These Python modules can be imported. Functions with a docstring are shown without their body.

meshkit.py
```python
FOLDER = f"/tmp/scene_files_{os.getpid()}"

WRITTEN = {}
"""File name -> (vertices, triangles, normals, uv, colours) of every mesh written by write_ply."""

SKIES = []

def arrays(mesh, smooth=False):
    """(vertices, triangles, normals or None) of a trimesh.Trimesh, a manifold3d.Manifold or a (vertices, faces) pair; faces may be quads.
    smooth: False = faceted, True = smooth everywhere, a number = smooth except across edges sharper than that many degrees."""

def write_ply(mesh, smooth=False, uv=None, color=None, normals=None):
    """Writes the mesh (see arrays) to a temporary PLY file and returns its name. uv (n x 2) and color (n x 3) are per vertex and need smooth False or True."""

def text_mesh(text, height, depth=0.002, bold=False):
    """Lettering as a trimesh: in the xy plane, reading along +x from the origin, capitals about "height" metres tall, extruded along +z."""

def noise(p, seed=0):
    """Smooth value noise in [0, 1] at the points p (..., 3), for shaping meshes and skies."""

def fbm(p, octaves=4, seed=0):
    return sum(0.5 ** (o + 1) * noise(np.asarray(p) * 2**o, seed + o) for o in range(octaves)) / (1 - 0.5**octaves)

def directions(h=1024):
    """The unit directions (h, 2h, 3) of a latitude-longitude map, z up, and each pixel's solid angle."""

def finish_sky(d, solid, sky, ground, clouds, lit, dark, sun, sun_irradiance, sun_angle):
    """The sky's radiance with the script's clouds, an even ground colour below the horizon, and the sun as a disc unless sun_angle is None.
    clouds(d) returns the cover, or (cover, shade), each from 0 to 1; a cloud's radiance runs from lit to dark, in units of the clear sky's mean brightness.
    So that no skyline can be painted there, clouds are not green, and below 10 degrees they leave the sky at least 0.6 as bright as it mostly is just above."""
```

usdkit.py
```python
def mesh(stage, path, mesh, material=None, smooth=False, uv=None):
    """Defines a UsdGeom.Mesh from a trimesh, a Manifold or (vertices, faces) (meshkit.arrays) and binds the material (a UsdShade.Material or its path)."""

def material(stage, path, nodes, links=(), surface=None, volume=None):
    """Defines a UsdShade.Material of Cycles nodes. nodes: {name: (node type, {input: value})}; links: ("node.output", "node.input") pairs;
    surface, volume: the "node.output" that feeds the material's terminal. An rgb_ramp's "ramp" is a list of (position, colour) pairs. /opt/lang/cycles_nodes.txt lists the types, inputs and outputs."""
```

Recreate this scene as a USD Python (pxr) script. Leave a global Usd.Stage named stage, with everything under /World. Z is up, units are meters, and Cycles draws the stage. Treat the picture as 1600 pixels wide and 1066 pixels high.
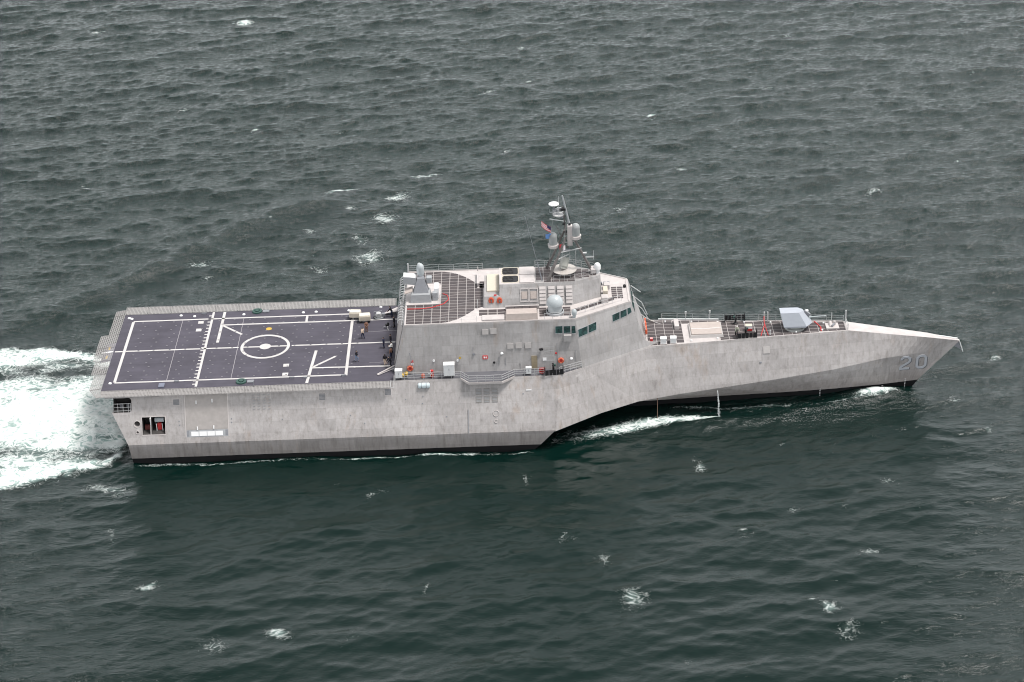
import math, random
import numpy as np, trimesh, usdkit, meshkit
import manifold3d as m3
from shapely.geometry import LineString, Polygon
from scipy import ndimage
from pxr import Usd, UsdGeom, UsdLux, UsdShade, Gf, Sdf, Vt

stage = Usd.Stage.CreateInMemory()
UsdGeom.SetStageUpAxis(stage, UsdGeom.Tokens.z)
UsdGeom.SetStageMetersPerUnit(stage, 1.0)
UsdGeom.Xform.Define(stage, '/World')
UsdGeom.Scope.Define(stage, '/World/Looks')
rng = np.random.default_rng(7)
random.seed(7)

# ------------------------------------------------------------------ camera (ship axis = x, sea level = z 0)
YAW, PITCH, ROLL = -0.0061, 0.5003, -0.0385
CAM = (61.145, -268.420, 156.666)
EXPOSURE = 1.75
cam = UsdGeom.Camera.Define(stage, '/World/camera')
cy, sy, cp, sp = math.cos(YAW), math.sin(YAW), math.cos(PITCH), math.sin(PITCH)
right = np.array([cy, -sy, 0.0]); fwd = np.array([sy * cp, cy * cp, -sp]); up = np.cross(right, fwd)
cr, sr = math.cos(ROLL), math.sin(ROLL)
right, up = right * cr + up * sr, up * cr - right * sr
mtx = Gf.Matrix4d(*right, 0, *up, 0, *(-fwd), 0, *CAM, 1)
cam.AddTransformOp().Set(mtx)
cam.CreateHorizontalApertureAttr(36.0)
cam.CreateVerticalApertureAttr(36.0 * 682 / 1024)
cam.CreateFocalLengthAttr(3217.8 * 36 / 1600)
cam.CreateClippingRangeAttr(Gf.Vec2f(1, 20000))
cam.CreateExposureAttr(EXPOSURE)

# ------------------------------------------------------------------ sky and sun (bright overcast)
SUN_EL, SUN_AZ = math.radians(68), math.radians(95)      # azimuth = atan2(x, y) of the direction towards the sun
SKY = usdkit.material(stage, '/World/Looks/sky_overcast', {
    'tc': ('texture_coordinate', {}),
    'sky': ('sky_texture', {'sky_type': 'single_scattering', 'sun_disc': False, 'sun_elevation': SUN_EL, 'sun_rotation': SUN_AZ}),
    'des': ('hsv', {'saturation': 0.25, 'value': 1.0}),
    'map': ('mapping', {'scale': (1.0, 1.0, 2.2)}),
    'n': ('noise_texture', {'scale': 2.2, 'detail': 5, 'roughness': 0.55}),
    'r': ('rgb_ramp', {'ramp': [(0.30, (3.1, 3.2, 3.4)), (0.5, (3.8, 3.9, 4.0)), (0.72, (4.9, 4.9, 4.9))]}),
    'mx': ('mix', {'fac': 0.8}),
    'sz': ('separate_xyz', {}), 'el': ('map_range', {'from_min': 0.0, 'from_max': 1.0, 'to_min': 2.3, 'to_max': 0.76, 'clamp': True}),
    'ov': ('mix', {'mix_type': 'multiply', 'fac': 1.0}),
    'bg': ('background_shader', {'strength': 0.06})},
    [('tc.generated', 'map.vector'), ('map.vector', 'n.vector'), ('n.fac', 'r.fac'), ('sky.color', 'des.color'),
     ('des.color', 'mx.color1'), ('r.color', 'mx.color2'), ('tc.generated', 'sz.vector'), ('sz.z', 'el.value'), ('mx.color', 'ov.color1'), ('el.result', 'ov.color2'), ('ov.color', 'bg.color')], surface='bg.background')
dome = UsdLux.DomeLight.Define(stage, '/World/sky')
dome.GetPrim().SetCustomDataByKey('kind', 'structure')
UsdShade.MaterialBindingAPI.Apply(dome.GetPrim()).Bind(SKY)
sun = UsdLux.DistantLight.Define(stage, '/World/sun')
sun.CreateIntensityAttr(0.40); sun.CreateAngleAttr(14.0); sun.CreateNormalizeAttr(True)
sun.CreateColorAttr(Gf.Vec3f(1.0, 0.965, 0.93))
sd = np.array([math.sin(SUN_AZ) * math.cos(SUN_EL), math.cos(SUN_AZ) * math.cos(SUN_EL), math.sin(SUN_EL)])
zx = sd; xx = np.cross([0, 0, 1.0], zx); xx /= np.linalg.norm(xx); yx = np.cross(zx, xx)
sun.AddTransformOp().Set(Gf.Matrix4d(*xx, 0, *yx, 0, *zx, 0, 0, 0, 0, 1))

# ------------------------------------------------------------------ helpers
used = {}
def numbered(parent, name):
    k = (parent, name); n = used.get(k, 0); used[k] = n + 1
    return f'{parent}/{name}' if n == 0 else f'{parent}/{name}_{n:03d}'
def pathof(p): return p if isinstance(p, str) else str(p.GetPath())
def keys(prim, label=None, cat=None, group=None, kind=None):
    for k, v in (('label', label), ('category', cat), ('group', group), ('kind', kind)):
        if v: prim.SetCustomDataByKey(k, v)
def obj(name, mesh, mat, parent='/World', label=None, cat=None, group=None, kind=None, smooth=False):
    if isinstance(mesh, MB): mesh = mesh.mesh()
    m = usdkit.mesh(stage, numbered(pathof(parent), name), mesh, mat, smooth=smooth)
    keys(m.GetPrim(), label, cat, group, kind)
    return m.GetPrim()
def thing(name, label, cat, loc=(0, 0, 0), rotz=0.0, group=None):
    x = UsdGeom.Xform.Define(stage, numbered('/World', name))
    x.AddTranslateOp().Set(Gf.Vec3d(*map(float, loc)))
    if rotz: x.AddRotateZOp().Set(math.degrees(rotz))
    keys(x.GetPrim(), label, cat, group)
    return x.GetPrim()
def dup(src, name, label, cat, loc, rotz=0.0, group=None):
    r = thing(name, label, cat, loc, rotz, group)
    r.GetReferences().AddInternalReference(src.GetPath()); r.SetInstanceable(True)
    return r
UNIT = trimesh.creation.box((1, 1, 1))
BV, BF = np.array(UNIT.vertices), np.array(UNIT.faces)
class MB:
    def __init__(s): s.v, s.f, s.n = [], [], 0
    def add(s, v, f):
        s.v.append(np.asarray(v, float)); s.f.append(np.asarray(f, int) + s.n); s.n += len(v); return s
    def tm(s, t): return s.add(t.vertices, t.faces)
    def box(s, c, size, rz=0.0, ry=0.0, rx=0.0):
        v = BV * size
        if rx: a = np.array([[1, 0, 0], [0, math.cos(rx), -math.sin(rx)], [0, math.sin(rx), math.cos(rx)]]); v = v @ a.T
        if ry: a = np.array([[math.cos(ry), 0, math.sin(ry)], [0, 1, 0], [-math.sin(ry), 0, math.cos(ry)]]); v = v @ a.T
        if rz: a = np.array([[math.cos(rz), -math.sin(rz), 0], [math.sin(rz), math.cos(rz), 0], [0, 0, 1]]); v = v @ a.T
        return s.add(v + np.asarray(c, float), BF)
    def tube(s, p0, p1, r0, r1=None, n=8):
        p0, p1 = np.asarray(p0, float), np.asarray(p1, float); r1 = r0 if r1 is None else r1
        d = p1 - p0; d = d / (np.linalg.norm(d) + 1e-9)
        a = np.cross(d, [0, 0, 1.0] if abs(d[2]) < 0.9 else [1.0, 0, 0]); a /= np.linalg.norm(a); b = np.cross(d, a)
        t = np.arange(n) * 2 * np.pi / n; ring = np.cos(t)[:, None] * a + np.sin(t)[:, None] * b
        v = np.vstack([p0 + ring * r0, p1 + ring * r1, [p0], [p1]])
        f = []
        for i in range(n):
            j = (i + 1) % n
            f += [[i, n + j, j], [i, n + i, n + j], [2 * n, i, j], [2 * n + 1, n + j, n + i]]
        f = np.array(f)[:, ::-1]
        return s.add(v, f)
    def path(s, pts, r, n=6):
        for a, b in zip(pts[:-1], pts[1:]): s.tube(a, b, r, n=n)
        return s
    def lathe(s, c, prof, n=20):
        c = np.asarray(c, float); t = np.arange(n) * 2 * np.pi / n
        v = np.concatenate([np.stack([r * np.cos(t), r * np.sin(t), np.full(n, z)], 1) for r, z in prof]) + c
        f = []
        for k in range(len(prof) - 1):
            for i in range(n):
                j = (i + 1) % n; a, b, cc, d = k * n + i, k * n + j, (k + 1) * n + j, (k + 1) * n + i
                f += [[a, b, cc], [a, cc, d]]
        return s.add(v, f)
    def poly(s, pts, nrm, th):
        """closed plate: planar polygon pts (convex) swept by -th along nrm"""
        pts = np.asarray(pts, float); nrm = np.asarray(nrm, float); nrm = nrm / np.linalg.norm(nrm); n = len(pts)
        e = np.cross(pts[1] - pts[0], pts[2] - pts[1])
        if e @ nrm < 0: pts = pts[::-1]
        v = np.vstack([pts, pts - nrm * th]); f = []
        for i in range(1, n - 1): f += [[0, i, i + 1], [n, n + i + 1, n + i]]
        for i in range(n): j = (i + 1) % n; f += [[i, n + i, n + j], [i, n + j, j]]
        return s.add(v, f)
    def mesh(s): return trimesh.Trimesh(np.vstack(s.v), np.vstack(s.f), process=False)
def rounded(c, size, r, rz=0.0, seg=8):
    """box with rounded edges as hull of spheres"""
    h = np.asarray(size, float) / 2 - r
    sph = m3.Manifold.sphere(r, seg)
    m = m3.Manifold.batch_hull([sph.translate((sx * h[0], sy_ * h[1], sz * h[2])) for sx in (-1, 1) for sy_ in (-1, 1) for sz in (-1, 1)])
    if rz: m = m.rotate((0, 0, math.degrees(rz)))
    return totm(m.translate(tuple(map(float, c))))
def totm(m):
    a = m.to_mesh(); return trimesh.Trimesh(np.array(a.vert_properties[:, :3]), np.array(a.tri_verts), process=False)
def toman(t):
    t = trimesh.Trimesh(t.vertices, t.faces, process=True)
    return m3.Manifold(m3.Mesh(np.asarray(t.vertices, np.float32), np.asarray(t.faces, np.uint32)))
def loft(rings, caps=True):
    """rings: list of equal-length closed loops"""
    k = len(rings[0]); v = np.concatenate([np.asarray(r, float) for r in rings]); f = []
    for a in range(len(rings) - 1):
        for i in range(k):
            j = (i + 1) % k; p, q, r, s = a * k + i, a * k + j, (a + 1) * k + j, (a + 1) * k + i
            f += [[p, q, r], [p, r, s]]
    if caps:
        for base, flip in ((0, True), ((len(rings) - 1) * k, False)):
            for i in range(1, k - 1): f.append([base, base + i, base + i + 1][::-1] if flip else [base, base + i, base + i + 1])
    t = trimesh.Trimesh(v, np.array(f), process=True)
    if t.volume < 0: t.invert()
    return t
def arc(c, r, a0, a1, n): return [(c[0] + r * math.cos(a0 + (a1 - a0) * i / n), c[1] + r * math.sin(a0 + (a1 - a0) * i / n)) for i in range(n + 1)]

# ------------------------------------------------------------------ materials
def L(n): return '/World/Looks/' + n
def plain(name, col, rough=0.55, spec=0.4, var=0.10, scale=2.0, metallic=0.0, bump=0.0):
    nodes = {'g': ('geometry', {}), 'n': ('noise_texture', {'scale': scale, 'detail': 5, 'roughness': 0.62}),
             'r': ('rgb_ramp', {'ramp': [(0.25, tuple(c * (1 - var) for c in col)), (0.75, tuple(min(c * (1 + var), 1) for c in col))]}),
             'p': ('principled_bsdf', {'roughness': rough, 'specular_ior_level': spec, 'metallic': metallic})}
    links = [('g.position', 'n.vector'), ('n.fac', 'r.fac'), ('r.color', 'p.base_color')]
    if bump:
        nodes['b'] = ('bump', {'strength': bump, 'distance': 0.03}); links += [('n.fac', 'b.height'), ('b.normal', 'p.normal')]
    return usdkit.material(stage, L(name), nodes, links, surface='p.BSDF')
def hull_material(name, tint, streak=1.0):
    """weathered bare aluminium: welded plates (x, z), vertical run-off streaks, faint oil-canning, shade painted in low down"""
    c = lambda k: tuple(t * k for t in tint)
    nodes = {'g': ('geometry', {}), 's': ('separate_xyz', {}), 'xz': ('combine_xyz', {}),
             'br': ('brick_texture', {'scale': 1.0, 'brick_width': 2.6, 'row_height': 1.45, 'mortar_size': 0.028, 'mortar_smooth': 0.8, 'bias': 0.0,
                                      'color1': c(0.90), 'color2': c(1.09), 'mortar': c(0.84)}),
             'ms': ('mapping', {'scale': (1.9, 1.9, 0.13)}), 'ns': ('noise_texture', {'scale': 1.0, 'detail': 6, 'roughness': 0.68}),
             'rs': ('rgb_ramp', {'ramp': [(0.28, (0.66, 0.64, 0.62)), (0.46, (0.95, 0.94, 0.93)), (0.70, (1.12, 1.12, 1.12))]}),
             'mp': ('mapping', {'scale': (0.11, 0.11, 0.22)}), 'nb': ('noise_texture', {'scale': 1.0, 'detail': 5, 'roughness': 0.6}),
             'rb': ('rgb_ramp', {'ramp': [(0.30, (0.86, 0.855, 0.85)), (0.52, (1.0, .995, .99)), (0.68, (1.10, 1.095, 1.09))]}),
             'nf': ('noise_texture', {'scale': 3.2, 'detail': 5, 'roughness': 0.7}),
             'rf': ('rgb_ramp', {'ramp': [(0.3, (0.92, 0.92, 0.92)), (0.7, (1.06, 1.06, 1.06))]}),
             'wz': ('math', {'math_type': 'multiply_add', 'value2': 3.4}), 'wr': ('map_range', {'range_type': 'smoothstep', 'from_min': 2.4, 'from_max': 7.0, 'to_min': 1.0, 'to_max': 0.0, 'clamp': True}), 'm5': ('mix', {'mix_type': 'multiply', 'color2': (0.68, 0.66, 0.645)}),  # shade of the low hull faces painted in, strongest near the waterline
             'mu': ('mapping', {'scale': (0.55, 0.55, 0.045)}), 'nu': ('noise_texture', {'scale': 1.0, 'detail': 7, 'roughness': 0.66}), 'ru': ('rgb_ramp', {'ramp': [(0.57, (0, 0, 0)), (0.70, (0.62, 0.62, 0.62))]}), 'm4': ('mix', {'mix_type': 'multiply', 'color2': (0.88, 0.76, 0.66)}),
             'm1': ('mix', {'mix_type': 'multiply', 'fac': 0.95 * streak}), 'm2': ('mix', {'mix_type': 'multiply', 'fac': 1.0}),
             'm3': ('mix', {'mix_type': 'multiply', 'fac': 1.0}),
             'no': ('noise_texture', {'scale': 0.75, 'detail': 2}), 'bu': ('bump', {'strength': 0.35, 'distance': 0.05}),
             'p': ('principled_bsdf', {'roughness': 0.48, 'specular_ior_level': 0.45})}
    links = [('g.position', 's.vector'), ('s.x', 'xz.x'), ('s.z', 'xz.y'), ('xz.vector', 'br.vector'),
             ('g.position', 'ms.vector'), ('ms.vector', 'ns.vector'), ('ns.fac', 'rs.fac'),
             ('g.position', 'mp.vector'), ('mp.vector', 'nb.vector'), ('nb.fac', 'rb.fac'),
             ('g.position', 'nf.vector'), ('nf.fac', 'rf.fac'), ('g.position', 'no.vector'), ('no.fac', 'bu.height'), ('bu.normal', 'p.normal'),
             ('br.color', 'm1.color1'), ('rs.color', 'm1.color2'), ('m1.color', 'm2.color1'), ('rb.color', 'm2.color2'),
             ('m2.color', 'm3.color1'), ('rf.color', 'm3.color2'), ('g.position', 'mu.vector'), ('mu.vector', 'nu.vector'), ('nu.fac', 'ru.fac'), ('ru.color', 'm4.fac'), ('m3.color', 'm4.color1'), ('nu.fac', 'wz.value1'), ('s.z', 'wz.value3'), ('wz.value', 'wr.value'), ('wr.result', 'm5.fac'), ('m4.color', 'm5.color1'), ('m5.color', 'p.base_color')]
    return usdkit.material(stage, L(name), nodes, links, surface='p.BSDF')
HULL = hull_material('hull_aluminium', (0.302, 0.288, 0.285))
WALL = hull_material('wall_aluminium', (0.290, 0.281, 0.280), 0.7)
def deck_material(name, col):
    nodes = {'g': ('geometry', {}), 'm': ('mapping', {'scale': (0.10, 1.4, 1)}), 'n': ('noise_texture', {'scale': 1.0, 'detail': 6, 'roughness': 0.65}),
             'r': ('rgb_ramp', {'ramp': [(0.25, tuple(c * 0.82 for c in col)), (0.75, tuple(c * 1.16 for c in col))]}),
             'n2': ('noise_texture', {'scale': 0.22, 'detail': 8, 'roughness': 0.68}), 'r2': ('rgb_ramp', {'ramp': [(0.3, (0.76, 0.75, 0.75)), (0.55, (1.0, 1.0, 1.0)), (0.72, (1.22, 1.20, 1.18))]}),
             'mx': ('mix', {'mix_type': 'multiply', 'fac': 1.0}), 'n3': ('noise_texture', {'scale': 30, 'detail': 3}), 'b': ('bump', {'strength': 0.5, 'distance': 0.01}),
             'p': ('principled_bsdf', {'roughness': 0.72, 'specular_ior_level': 0.3})}
    links = [('g.position', 'm.vector'), ('m.vector', 'n.vector'), ('n.fac', 'r.fac'), ('g.position', 'n2.vector'), ('n2.fac', 'r2.fac'),
             ('r.color', 'mx.color1'), ('r2.color', 'mx.color2'), ('mx.color', 'p.base_color'), ('g.position', 'n3.vector'), ('n3.fac', 'b.height'), ('b.normal', 'p.normal')]
    return usdkit.material(stage, L(name), nodes, links, surface='p.BSDF')
DECK = deck_material('flight_deck_nonskid', (0.053, 0.049, 0.064))
PANEL = [deck_material(f'nonskid_panel_{k}', c) for k, c in (('a', (0.062, 0.052, 0.053)), ('b', (0.070, 0.060, 0.060)), ('c', (0.055, 0.047, 0.049)))]
WALK = deck_material('walkway_nonskid', (0.085, 0.085, 0.095))
PLATE = plain('access_plate', (0.345, 0.325, 0.315), 0.5, 0.4, 0.08, 2.0)
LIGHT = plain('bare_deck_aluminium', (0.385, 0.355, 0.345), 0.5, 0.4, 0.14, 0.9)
CREAM = plain('cream_insulation', (0.44, 0.395, 0.33), 0.7, 0.3, 0.08, 1.5)
TAN = plain('tan_plate', (0.33, 0.285, 0.262), 0.6, 0.3, 0.10, 1.5)
PAINT = plain('deck_marking_white', (0.40, 0.385, 0.375), 0.6, 0.3, 0.12, 1.2)
WHITE = plain('white_paint', (0.60, 0.60, 0.60), 0.4, 0.4, 0.04)
GREY = plain('haze_grey_paint', (0.26, 0.268, 0.278), 0.45, 0.4, 0.08)
DGREY = plain('dark_grey_paint', (0.17, 0.175, 0.19), 0.5, 0.4, 0.10)
RADOME = plain('radome_composite', (0.32, 0.345, 0.355), 0.35, 0.4, 0.04)
RADOME2 = plain('mast_radome', (0.225, 0.235, 0.235), 0.4, 0.4, 0.04)
BLUEGREY = plain('gun_shield_paint', (0.30, 0.32, 0.355), 0.45, 0.4, 0.05)
MAST = plain('mast_steel', (0.105, 0.095, 0.092), 0.55, 0.4, 0.5, 1.8)
RAIL = plain('rail_aluminium', (0.38, 0.38, 0.38), 0.45, 0.4, 0.05)
NET = plain('net_webbing', (0.225, 0.215, 0.21), 0.7, 0.3, 0.10)
BLACK = plain('black_paint', (0.010, 0.010, 0.011), 0.5, 0.3, 0.2)
BOOT = plain('boot_topping', (0.006, 0.006, 0.0065), 0.65, 0.12, 0.3)
ORANGE = plain('orange_canvas', (0.48, 0.10, 0.05), 0.6, 0.3, 0.12, 6)
RED = plain('red_paint', (0.42, 0.03, 0.03), 0.5, 0.4, 0.12, 5)
YELLOW = plain('yellow_paint', (0.38, 0.25, 0.04), 0.55, 0.3, 0.15, 5)
GREEN = plain('green_paint', (0.025, 0.06, 0.05), 0.5, 0.3, 0.15, 4)
BROWN = plain('brown_cover', (0.21, 0.175, 0.12), 0.8, 0.2, 0.12, 4)
SEAM = plain('deck_seam_metal', (0.24, 0.225, 0.235), 0.5, 0.4, 0.15)
RUST = plain('rust_stain', (0.23, 0.15, 0.10), 0.8, 0.2, 0.3, 4)
SKIN = plain('skin', (0.45, 0.27, 0.20), 0.55, 0.4, 0.05)
GLASS = usdkit.material(stage, L('bridge_glass'), {'g': ('geometry', {}), 'n': ('noise_texture', {'scale': 1.8, 'detail': 3}), 'r': ('rgb_ramp', {'ramp': [(0.35, (0.006, 0.016, 0.016)), (0.62, (0.020, 0.055, 0.052))]}), 'p': ('principled_bsdf', {'roughness': 0.06, 'ior': 1.5})}, [('g.position', 'n.vector'), ('n.fac', 'r.fac'), ('r.color', 'p.base_color')], surface='p.BSDF')
def cloth(name, c): return plain(name, c, 0.85, 0.2, 0.12, 8)
C_BLACK, C_NAVY, C_BLUE = cloth('cloth_black', (0.012, 0.012, 0.016)), cloth('cloth_navy', (0.018, 0.022, 0.045)), cloth('cloth_denim', (0.13, 0.17, 0.25))
C_TAN, C_BROWN, C_WHITE, C_OLIVE = cloth('cloth_tan', (0.48, 0.38, 0.30)), cloth('cloth_brown', (0.16, 0.085, 0.06)), cloth('cloth_white', (0.72, 0.72, 0.70)), cloth('cloth_olive', (0.26, 0.27, 0.22))

# ------------------------------------------------------------------ the sea
SX0, SX1, SY0, SY1, SD = -82.0, 194.0, -92.0, 214.0, 0.33
def make_sea():
    nx, ny = int((SX1 - SX0) / SD), int((SY1 - SY0) / SD)
    r = np.random.default_rng(11)
    kx = 2 * np.pi * np.fft.fftfreq(nx, SD)[None, :]; ky = 2 * np.pi * np.fft.fftfreq(ny, SD)[:, None]
    k = np.hypot(kx, ky); k[0, 0] = 1.0
    def field(lp, spread_dir, power, hs, lmin, broad=1.0, seed=0):
        rr_ = np.random.default_rng(seed)
        kp = 2 * np.pi / lp
        S = np.exp(-1.25 * (kp / k) ** 2) / k ** 3.6
        cosd = (kx * math.cos(spread_dir) + ky * math.sin(spread_dir)) / k
        S = S * (np.abs(cosd) ** power * (cosd > 0) + .02) * np.exp(-(k * lmin / (2 * np.pi)) ** 2); S[0, 0] = 0
        h = np.sqrt(S) * (rr_.normal(size=k.shape) + 1j * rr_.normal(size=k.shape))
        z = np.fft.ifft2(h); sc = hs / 4 / z.real.std(); h = h * sc
        return h
    wind = math.radians(-83)
    hA = field(15.0, wind, 10.0, 0.58, 2.2, seed=3)          # wind sea
    hB = field(4.5, wind + .12, 7.0, 0.17, 0.8, seed=5) + field(2.0, wind - .1, 4.0, 0.06, 0.55, seed=8)     # short chop
    def disp(h, lam):
        z = np.fft.ifft2(h).real
        dx = np.fft.ifft2(1j * kx / k * h).real * lam; dy = np.fft.ifft2(1j * ky / k * h).real * lam
        return z, dx, dy
    zA, dxA, dyA = disp(hA, 1.0); zB, dxB, dyB = disp(hB, 1.0)
    X, Y = np.meshgrid(SX0 + SD * np.arange(nx), SY0 + SD * np.arange(ny))
    P = np.stack([X, Y, 0 * X], -1)
    big = lambda s, sd, o=4: meshkit.fbm(P * s + np.array([13.1 * sd, 7.7 * sd, 3.3 * sd]), o, sd)
    sm = lambda a, b, x: np.clip((x - a) / (b - a), 0, 1) ** 2 * (3 - 2 * np.clip((x - a) / (b - a), 0, 1))
    # the lee of the ship: the wind chop is cut down on the near side
    lee = sm(-2, -16, Y) * sm(-18, 12, X + .35 * (Y + 16)) * sm(146, 112, X - .35 * (Y + 16))
    near = sm(-8, -30, Y)
    ampA = 1 - .16 * lee - .10 * near; ampB = 1 - .30 * lee - .16 * near
    inhull = np.zeros_like(X)
    for c in (0, 13.5, -13.5):
        inhull = np.maximum(inhull, sm(3.2, .6, np.abs(Y - c)) * sm(-2, 4, X) * sm(62 + (60 if c == 0 else 0), 56 + (58 if c == 0 else 0), X))
    Z = zA * ampA + zB * ampB
    # stern wave system: a long oblique crest on the far side, troughs along the hull, bow wave
    t = (X + 6) / 34.0
    crest = np.exp(-((Y - (46 + 30 * t + 2.5 * np.sin(X * .12))) / 3.2) ** 2) * sm(-.9, -.1, t) * sm(1.25, .7, t)
    Z += .75 * crest - .3 * np.exp(-((Y - (40 + 30 * t)) / 3.5) ** 2) * sm(-.9, -.1, t) * sm(1.25, .7, t)
    Z += .30 * np.exp(-((Y + 16.0) / 1.6) ** 2) * sm(0, 8, X) * sm(66, 50, X) * np.sin(X * .42)
    Z -= .45 * np.exp(-((np.abs(Y) - 4.2) / 2.2) ** 2) * sm(82, 90, X) * sm(112, 104, X)
    Z += .55 * np.exp(-(((X - 113.0) / 4.0) ** 2)) * np.exp(-((np.abs(Y) - 2.0) / 1.3) ** 2)
    for sgn in (-1, 1):
        yy = sgn * Y; bw = np.exp(-((yy - (2.0 + (116 - X) * .27)) / 1.5) ** 2) * sm(60, 100, X) * sm(119, 115, X)
        Z += .35 * bw
    # ---------------- foam amount (how much broken water lies here)
    F = np.zeros_like(X)
    n1, n2, n3 = big(.16, 1), big(.45, 2), big(1.1, 3, 5)
    ns = meshkit.fbm(np.stack([X * .10, Y * .42, 0 * X + 9], -1), 5, 5)     # streaks along the track
    edge = (n1 - .5) * 6 + (n2 - .5) * 2.5
    xs_ = 3.3 + (n3 - .5) * 1.2 - .9 * sm(0, 12, np.abs(Y))
    aft = sm(xs_ + .9, xs_ - .6, X)
    w = Y
    ay = np.abs(w)
    elim = 14.6 + .40 * np.clip(3.4 - X, 0, 17) + .02 * np.clip(-14 - X, 0, 99)
    core = sm(11.0, 7.0, w + edge) * sm(-10.5, -6.5, w + edge) * aft
    inside_ = sm(elim + 1.8, elim - 2.2, ay + (n2 - .5) * 3.5 + (n3 - .5) * 2.0) * aft
    side = inside_ * (.10 + 1.15 * ns + .5 * (n1 - .5) + .35 * (n2 - .5))
    rim_ = np.exp(-((ay - elim + 1.6 + (n2 - .5) * 3.8) / 1.2) ** 2) * aft * (.35 + .9 * n2)
    low = inside_ * (1 - core); up_ = inside_ * (1 - core)
    F = np.maximum.reduce([core * (.38 + .70 * n2 + .70 * (ns - .2)), side, rim_])
    dark = np.exp(-(((w - 12.0 + edge * .5) / 1.5) ** 2)) * sm(-1, -7, X) + .8 * np.exp(-(((w + 11.0 + edge * .6) / 1.5) ** 2)) * sm(-3, -9, X)
    F = F - .24 * np.clip(dark, 0, 1) * aft
    turb = aft * (core * .55 + low * .45)
    Z = Z * (1 - .6 * turb) + turb * ((n2 - .5) * 1.3 + (n3 - .5) * .55) + 1.1 * core * np.exp(-((X + 4) / 10.0) ** 2) + .3 * low
    # foam dragged aft from the discharge under the overhang
    yc = np.interp(X, [64, 68.4, 72.5, 77.9, 82.7, 89.6], [-12.6, -11.4, -10.6, -8.7, -7.7, -7.2]); hw = np.interp(X, [62, 68, 74, 80, 86, 89.3], [2.9, 2.9, 2.7, 2.1, 1.2, .5])
    tr = np.clip(1.25 - np.abs(Y - yc + (n2 - .5) * 1.2) / hw, 0, 1) * np.interp(X, [60, 66, 71, 76, 84, 89.7, 90.2], [0, .42, .60, .82, .95, 1.1, 0])
    F = np.maximum(F, tr * (.62 + .55 * (n3)))
    bx = np.exp(-((X - 113.6) / 3.4) ** 2) * np.exp(-((np.abs(Y) - (2.2 + (116 - X) * .14)) / .9) ** 2) * 1.0
    bl = np.exp(-((np.abs(Y) - (2.9 + (116 - X) * .17 + (n2 - .5) * 1.4)) / .5) ** 2) * sm(96, 110, X) * sm(118, 114, X) * .50
    bs = np.exp(-((Y + 4.4 + (n2 - .5) * 2.0) / .55) ** 2) * sm(78, 86, X) * sm(106, 98, X) * .50
    F = np.maximum.reduce([F, bx, bl, bs])
    hl = np.exp(-((Y + 15.35 + .35 * np.sin(X * .42) + (n2 - .5) * 1.1) / .42) ** 2) * sm(2, 6, X) * sm(64, 60, X) * (-.12 + .70 * n1 + .50 * n3)
    F = np.maximum(F, hl)
    F = np.maximum(F, np.exp(-(((X - 1.5) / 5) ** 2 + ((Y + 21 + (n2 - .5) * 3) / 1.6) ** 2)) * .50)
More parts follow.
